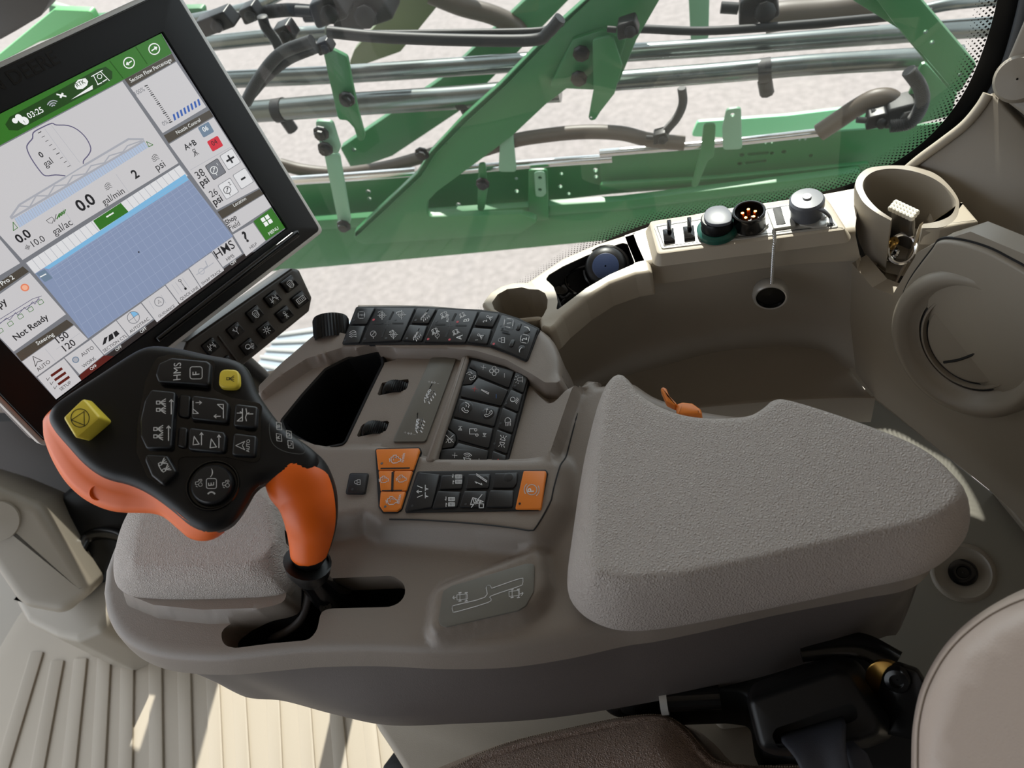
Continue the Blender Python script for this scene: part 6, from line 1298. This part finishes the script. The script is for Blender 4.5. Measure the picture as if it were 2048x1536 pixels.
pipe('steel_tube', c5, [(-300,140),(100,70),(300,20),(420,-40)], 1.60, 9, STEEL, 'thin steel tube curving up at the top left of the window', 'steel tube')
pipe('steel_tube', c7, [(1550,50),(1700,20),(1950,-5)], 1.52, 10, STEEL, 'thin steel tube in the top right corner of the window', 'steel tube')
pipe('steel_tube', c5, [(430,905),(800,880),(1080,858)], 1.40, 9, CHR, 'bright chrome rod left of the diagonal along the middle rail', 'chrome rod')
pipe('steel_tube', c5, [(1280,850),(1700,815),(2060,790)], 1.40, 9, CHR, 'bright chrome rod along the middle rail right of the diagonal', 'chrome rod')
pipe('steel_tube', c7, [(0,740),(600,690),(1060,640)], 1.40, 8, CHR, 'chrome rod on top of the rail under the brown hoses', 'chrome rod')
# hoses
pipe('rubber_hose', c5, [(230,510),(290,400),(400,270),(560,205)], 1.15, 11, RUBB, 'grey hose arching from behind the display up to the bracket', 'hose')
pipe('rubber_hose', c5, [(260,470),(330,390),(440,300),(580,240)], 1.17, 9, RUBB, 'second grey hose arching just under the first, beside the display', 'hose')
pipe('rubber_hose', c5, [(640,160),(900,185),(1300,200),(1660,200),(1740,160),(1800,90)], 1.16, 11, RUBB, 'black hose running level from the bracket to the big diagonal', 'hose')
pipe('rubber_hose', c5, [(640,165),(900,170),(1300,165),(1700,155),(1810,110)], 1.18, 7, RUBB, 'thin black hose on top of the level one beside the diagonal', 'hose')
pipe('rubber_hose', c7, [(60,150),(200,140),(500,150),(900,125),(1250,95),(1600,60)], 1.36, 8, RUBB, 'grey-black hose running level across the top right', 'hose')
pipe('brown_hose', c5, [(400,820),(520,850),(700,865),(900,840),(1060,800),(1250,740)], 1.50, 12, RUBBR, 'brown hose sagging behind the hanging strap', 'hose')
pipe('brown_hose', c5, [(1380,760),(1560,705),(1700,680),(1900,660),(2100,665),(2250,700),(2420,715)], 1.36, 14, RUBBR, 'brown hose with a tan patch lying above the rail', 'hose')
pipe('brown_hose', c7, [(1060,640),(1150,580),(1240,520),(1330,475),(1410,480),(1450,560)], 1.36, 17, RUBBR, 'brown hose arching near the rear end of the rail', 'hose')
pipe('brown_hose', c7, [(800,90),(900,75),(1100,60),(1350,20)], 1.60, 26, RUBBR, 'thick brown hose high behind the tubes at the top', 'hose')
pipe('brown_hose', c5, [(1150,-30),(1300,30),(1450,70),(1560,120),(1600,160)], 1.62, 18, RUBBR, 'tan-grey hose curving down beside the top of the diagonal', 'hose')
def corrug(conv, pts, Y, rpx, label):
    P = [Vector(p) for p in resamp(cat([tuple(aty(*conv(x, y), Y)) for x, y in pts], 8, False), 90)]; r = rpx*(P[0]-CAM).length/1650
    b = MB(); b.tube(P, [r*(1 if i % 2 else .84) for i in range(len(P))], RUBB, 12); o = b.build('corrugated_hose', None, 30); tag(o, label, 'hose', 'hoses of the boom')
corrug(c7, [(395,425),(400,500),(370,570),(320,630),(290,680)], 1.34, 9, 'black corrugated hose hanging from the lower tube to the brown hose')
corrug(c7, [(1490,340),(1545,420),(1555,500),(1500,590),(1400,610)], 1.30, 13, 'black corrugated hose curling round the rear corner plate')
corrug(c5, [(310,80),(330,140),(370,190),(400,250)], 1.30, 10, 'black corrugated hose hanging beside the top of the display')
corrug(c5, [(330,60),(450,50),(600,60)], 1.45, 12, 'black corrugated hose running level at the top left')
# valve bodies and clamps
def lump(name, conv, x, y, Y, r, label, cat_, n=9, m=None, el=1.0):
    o = aty(*conv(x, y), Y); b = MB(); k = r*(o-CAM).length/1650; t = thing({'motor': 'motor_housing', 'clamp': 'hose_clamp', 'fitting': 'hose_fitting', 'connector': 'cable_connector'}.get(cat_, name), label, cat_, o)
    b.prism(Plane(o, (0, -1, 0), (1, 0, .1)), rnd([(-k*el, -k*.7), (k*el, -k*.6), (k*el*.9, k*.8), (-k*el*.7, k*.7)], k*.25, 3), -k, k*.4, m or BLK, k*.15, 3); b.build('body', t)
    b = MB(); b.lathe(o+Vector((k*.3*el, -k*.5, 0)), (.2, -1, .3), [(k*.5, 0), (k*.5, k*.35), (k*.35, k*.45), (.001, k*.45)], m or BLK, n); b.build('cap', t)
    b = MB(); b.tube([o+Vector((-k*.9*el, 0, k*.1)), o+Vector((-k*1.7*el, 0, k*.3))], k*.28, RUBB, 10); b.build('spigot', t)
lump('valve_body', c5, 640, 50, 1.40, 34, 'black valve block at the top between the display and the diagonal', 'valve', el=1.1)
lump('valve_body', c5, 800, 60, 1.50, 42, 'long dark motor housing beside the black valve block at the top', 'motor', m=RUBB, el=1.6)
lump('valve_body', c5, 620, 235, 1.19, 17, 'black clamp holding the arching hoses on the bracket', 'clamp')
lump('valve_body', c5, 420, 170, 1.35, 22, 'black fitting under the left-hand steel tube', 'fitting')
lump('valve_body', c5, 70, 120, 1.25, 22, 'black cable connector beside the display edge', 'connector', el=2.0)
lump('valve_body', c7, 760, 35, 1.40, 38, 'black nozzle valve with grey cap at the top of the window', 'valve')
lump('valve_body', c7, 1450, 550, 1.33, 30, 'dark grey pump fitting inside the curled corrugated hose', 'fitting', m=RUBB)
lump('valve_body', c7, 1335, 580, 1.32, 20, 'small black fitting left of the pump fitting on the rail', 'fitting')
lump('valve_body', c7, 130, 140, 1.28, 22, 'black square clamp on the edge of the big diagonal', 'clamp')
lump('valve_body', c7, 290, 665, 1.33, 16, 'black clamp where the corrugated hose meets the brown hose', 'clamp')
lump('valve_body', c5, 250, 70, 1.42, 20, 'small black fitting at the top beside the display', 'fitting')
for conv, x, y, Y, rr, lb in ((c5, 400, 550, 1.42, 21, 'on the lower tube beside the display'), (c5, 1310, 490, 1.42, 21, 'on the lower tube left of the diagonal'), (c7, 795, 340, 1.42, 21, 'on the lower tube right of the diagonal')):
    o = aty(*conv(x, y), Y); r = rr*(o-CAM).length/1650; b = MB(); b.tube([o+Vector((-.012, 0, 0)), o+Vector((.012, 0, 0))], r*1.08, BLKM, 20, caps=False); b.tube([o+Vector((0, 0, -r)), o+Vector((.004, 0, -r-.03))], .014, BLKM, 8)
    tag(b.build('tube_clip', None, 50), 'black clip '+lb, 'clip', 'black clips on the lower tubes')
# machine body beyond the display top left
sh = thing('machine_hood', 'green machine panel with a dark mirror shell, seen beyond the top left of the display', 'machine panel', aty(60, 60, 1.5))
plate('green_panel', lambda x, y: (x/3.073, y/3.073), [(-60,380),(330,60),(560,70),(600,150),(240,260),(-60,420)], 1.6, .02, mat('green_bright', srgb(90, 170, 100), .4), parent=sh)
plate('green_tube', lambda x, y: (x/3.073, y/3.073), [(300,30),(560,110),(980,60),(1250,50),(1250,120),(800,160),(300,130)], 1.62, .02, parent=sh)
plate('dark_shell', lambda x, y: (x/3.073, y/3.073), [(-80,-40),(290,-40),(300,20),(250,100),(100,190),(-80,290)], 1.2, .05, RUBB, parent=sh, r=.02)
# entry step outside, below the switch row
spf = MB(); sp_ = grow(-.35)
q = [atz(500, 745, -.35), atz(560, 665, -.35), atz(700, 640, -.35), atz(700, 800, -.35)]
spf.prism(sp_, [(p.x, p.y) for p in q], -.03, 0, mat('step_metal', srgb(150, 160, 170), .4, metal=.3), .004)
for k in range(6):
    a = q[0].lerp(q[1], k/5.5); c = q[3].lerp(q[2], k/5.5); spf.tube([a+Vector((0, 0, .004)), c+Vector((0, 0, .004))], .006, SILV, 6)
tag(spf.build('entry_step'), 'pale ribbed metal step outside below the switch row', 'step')
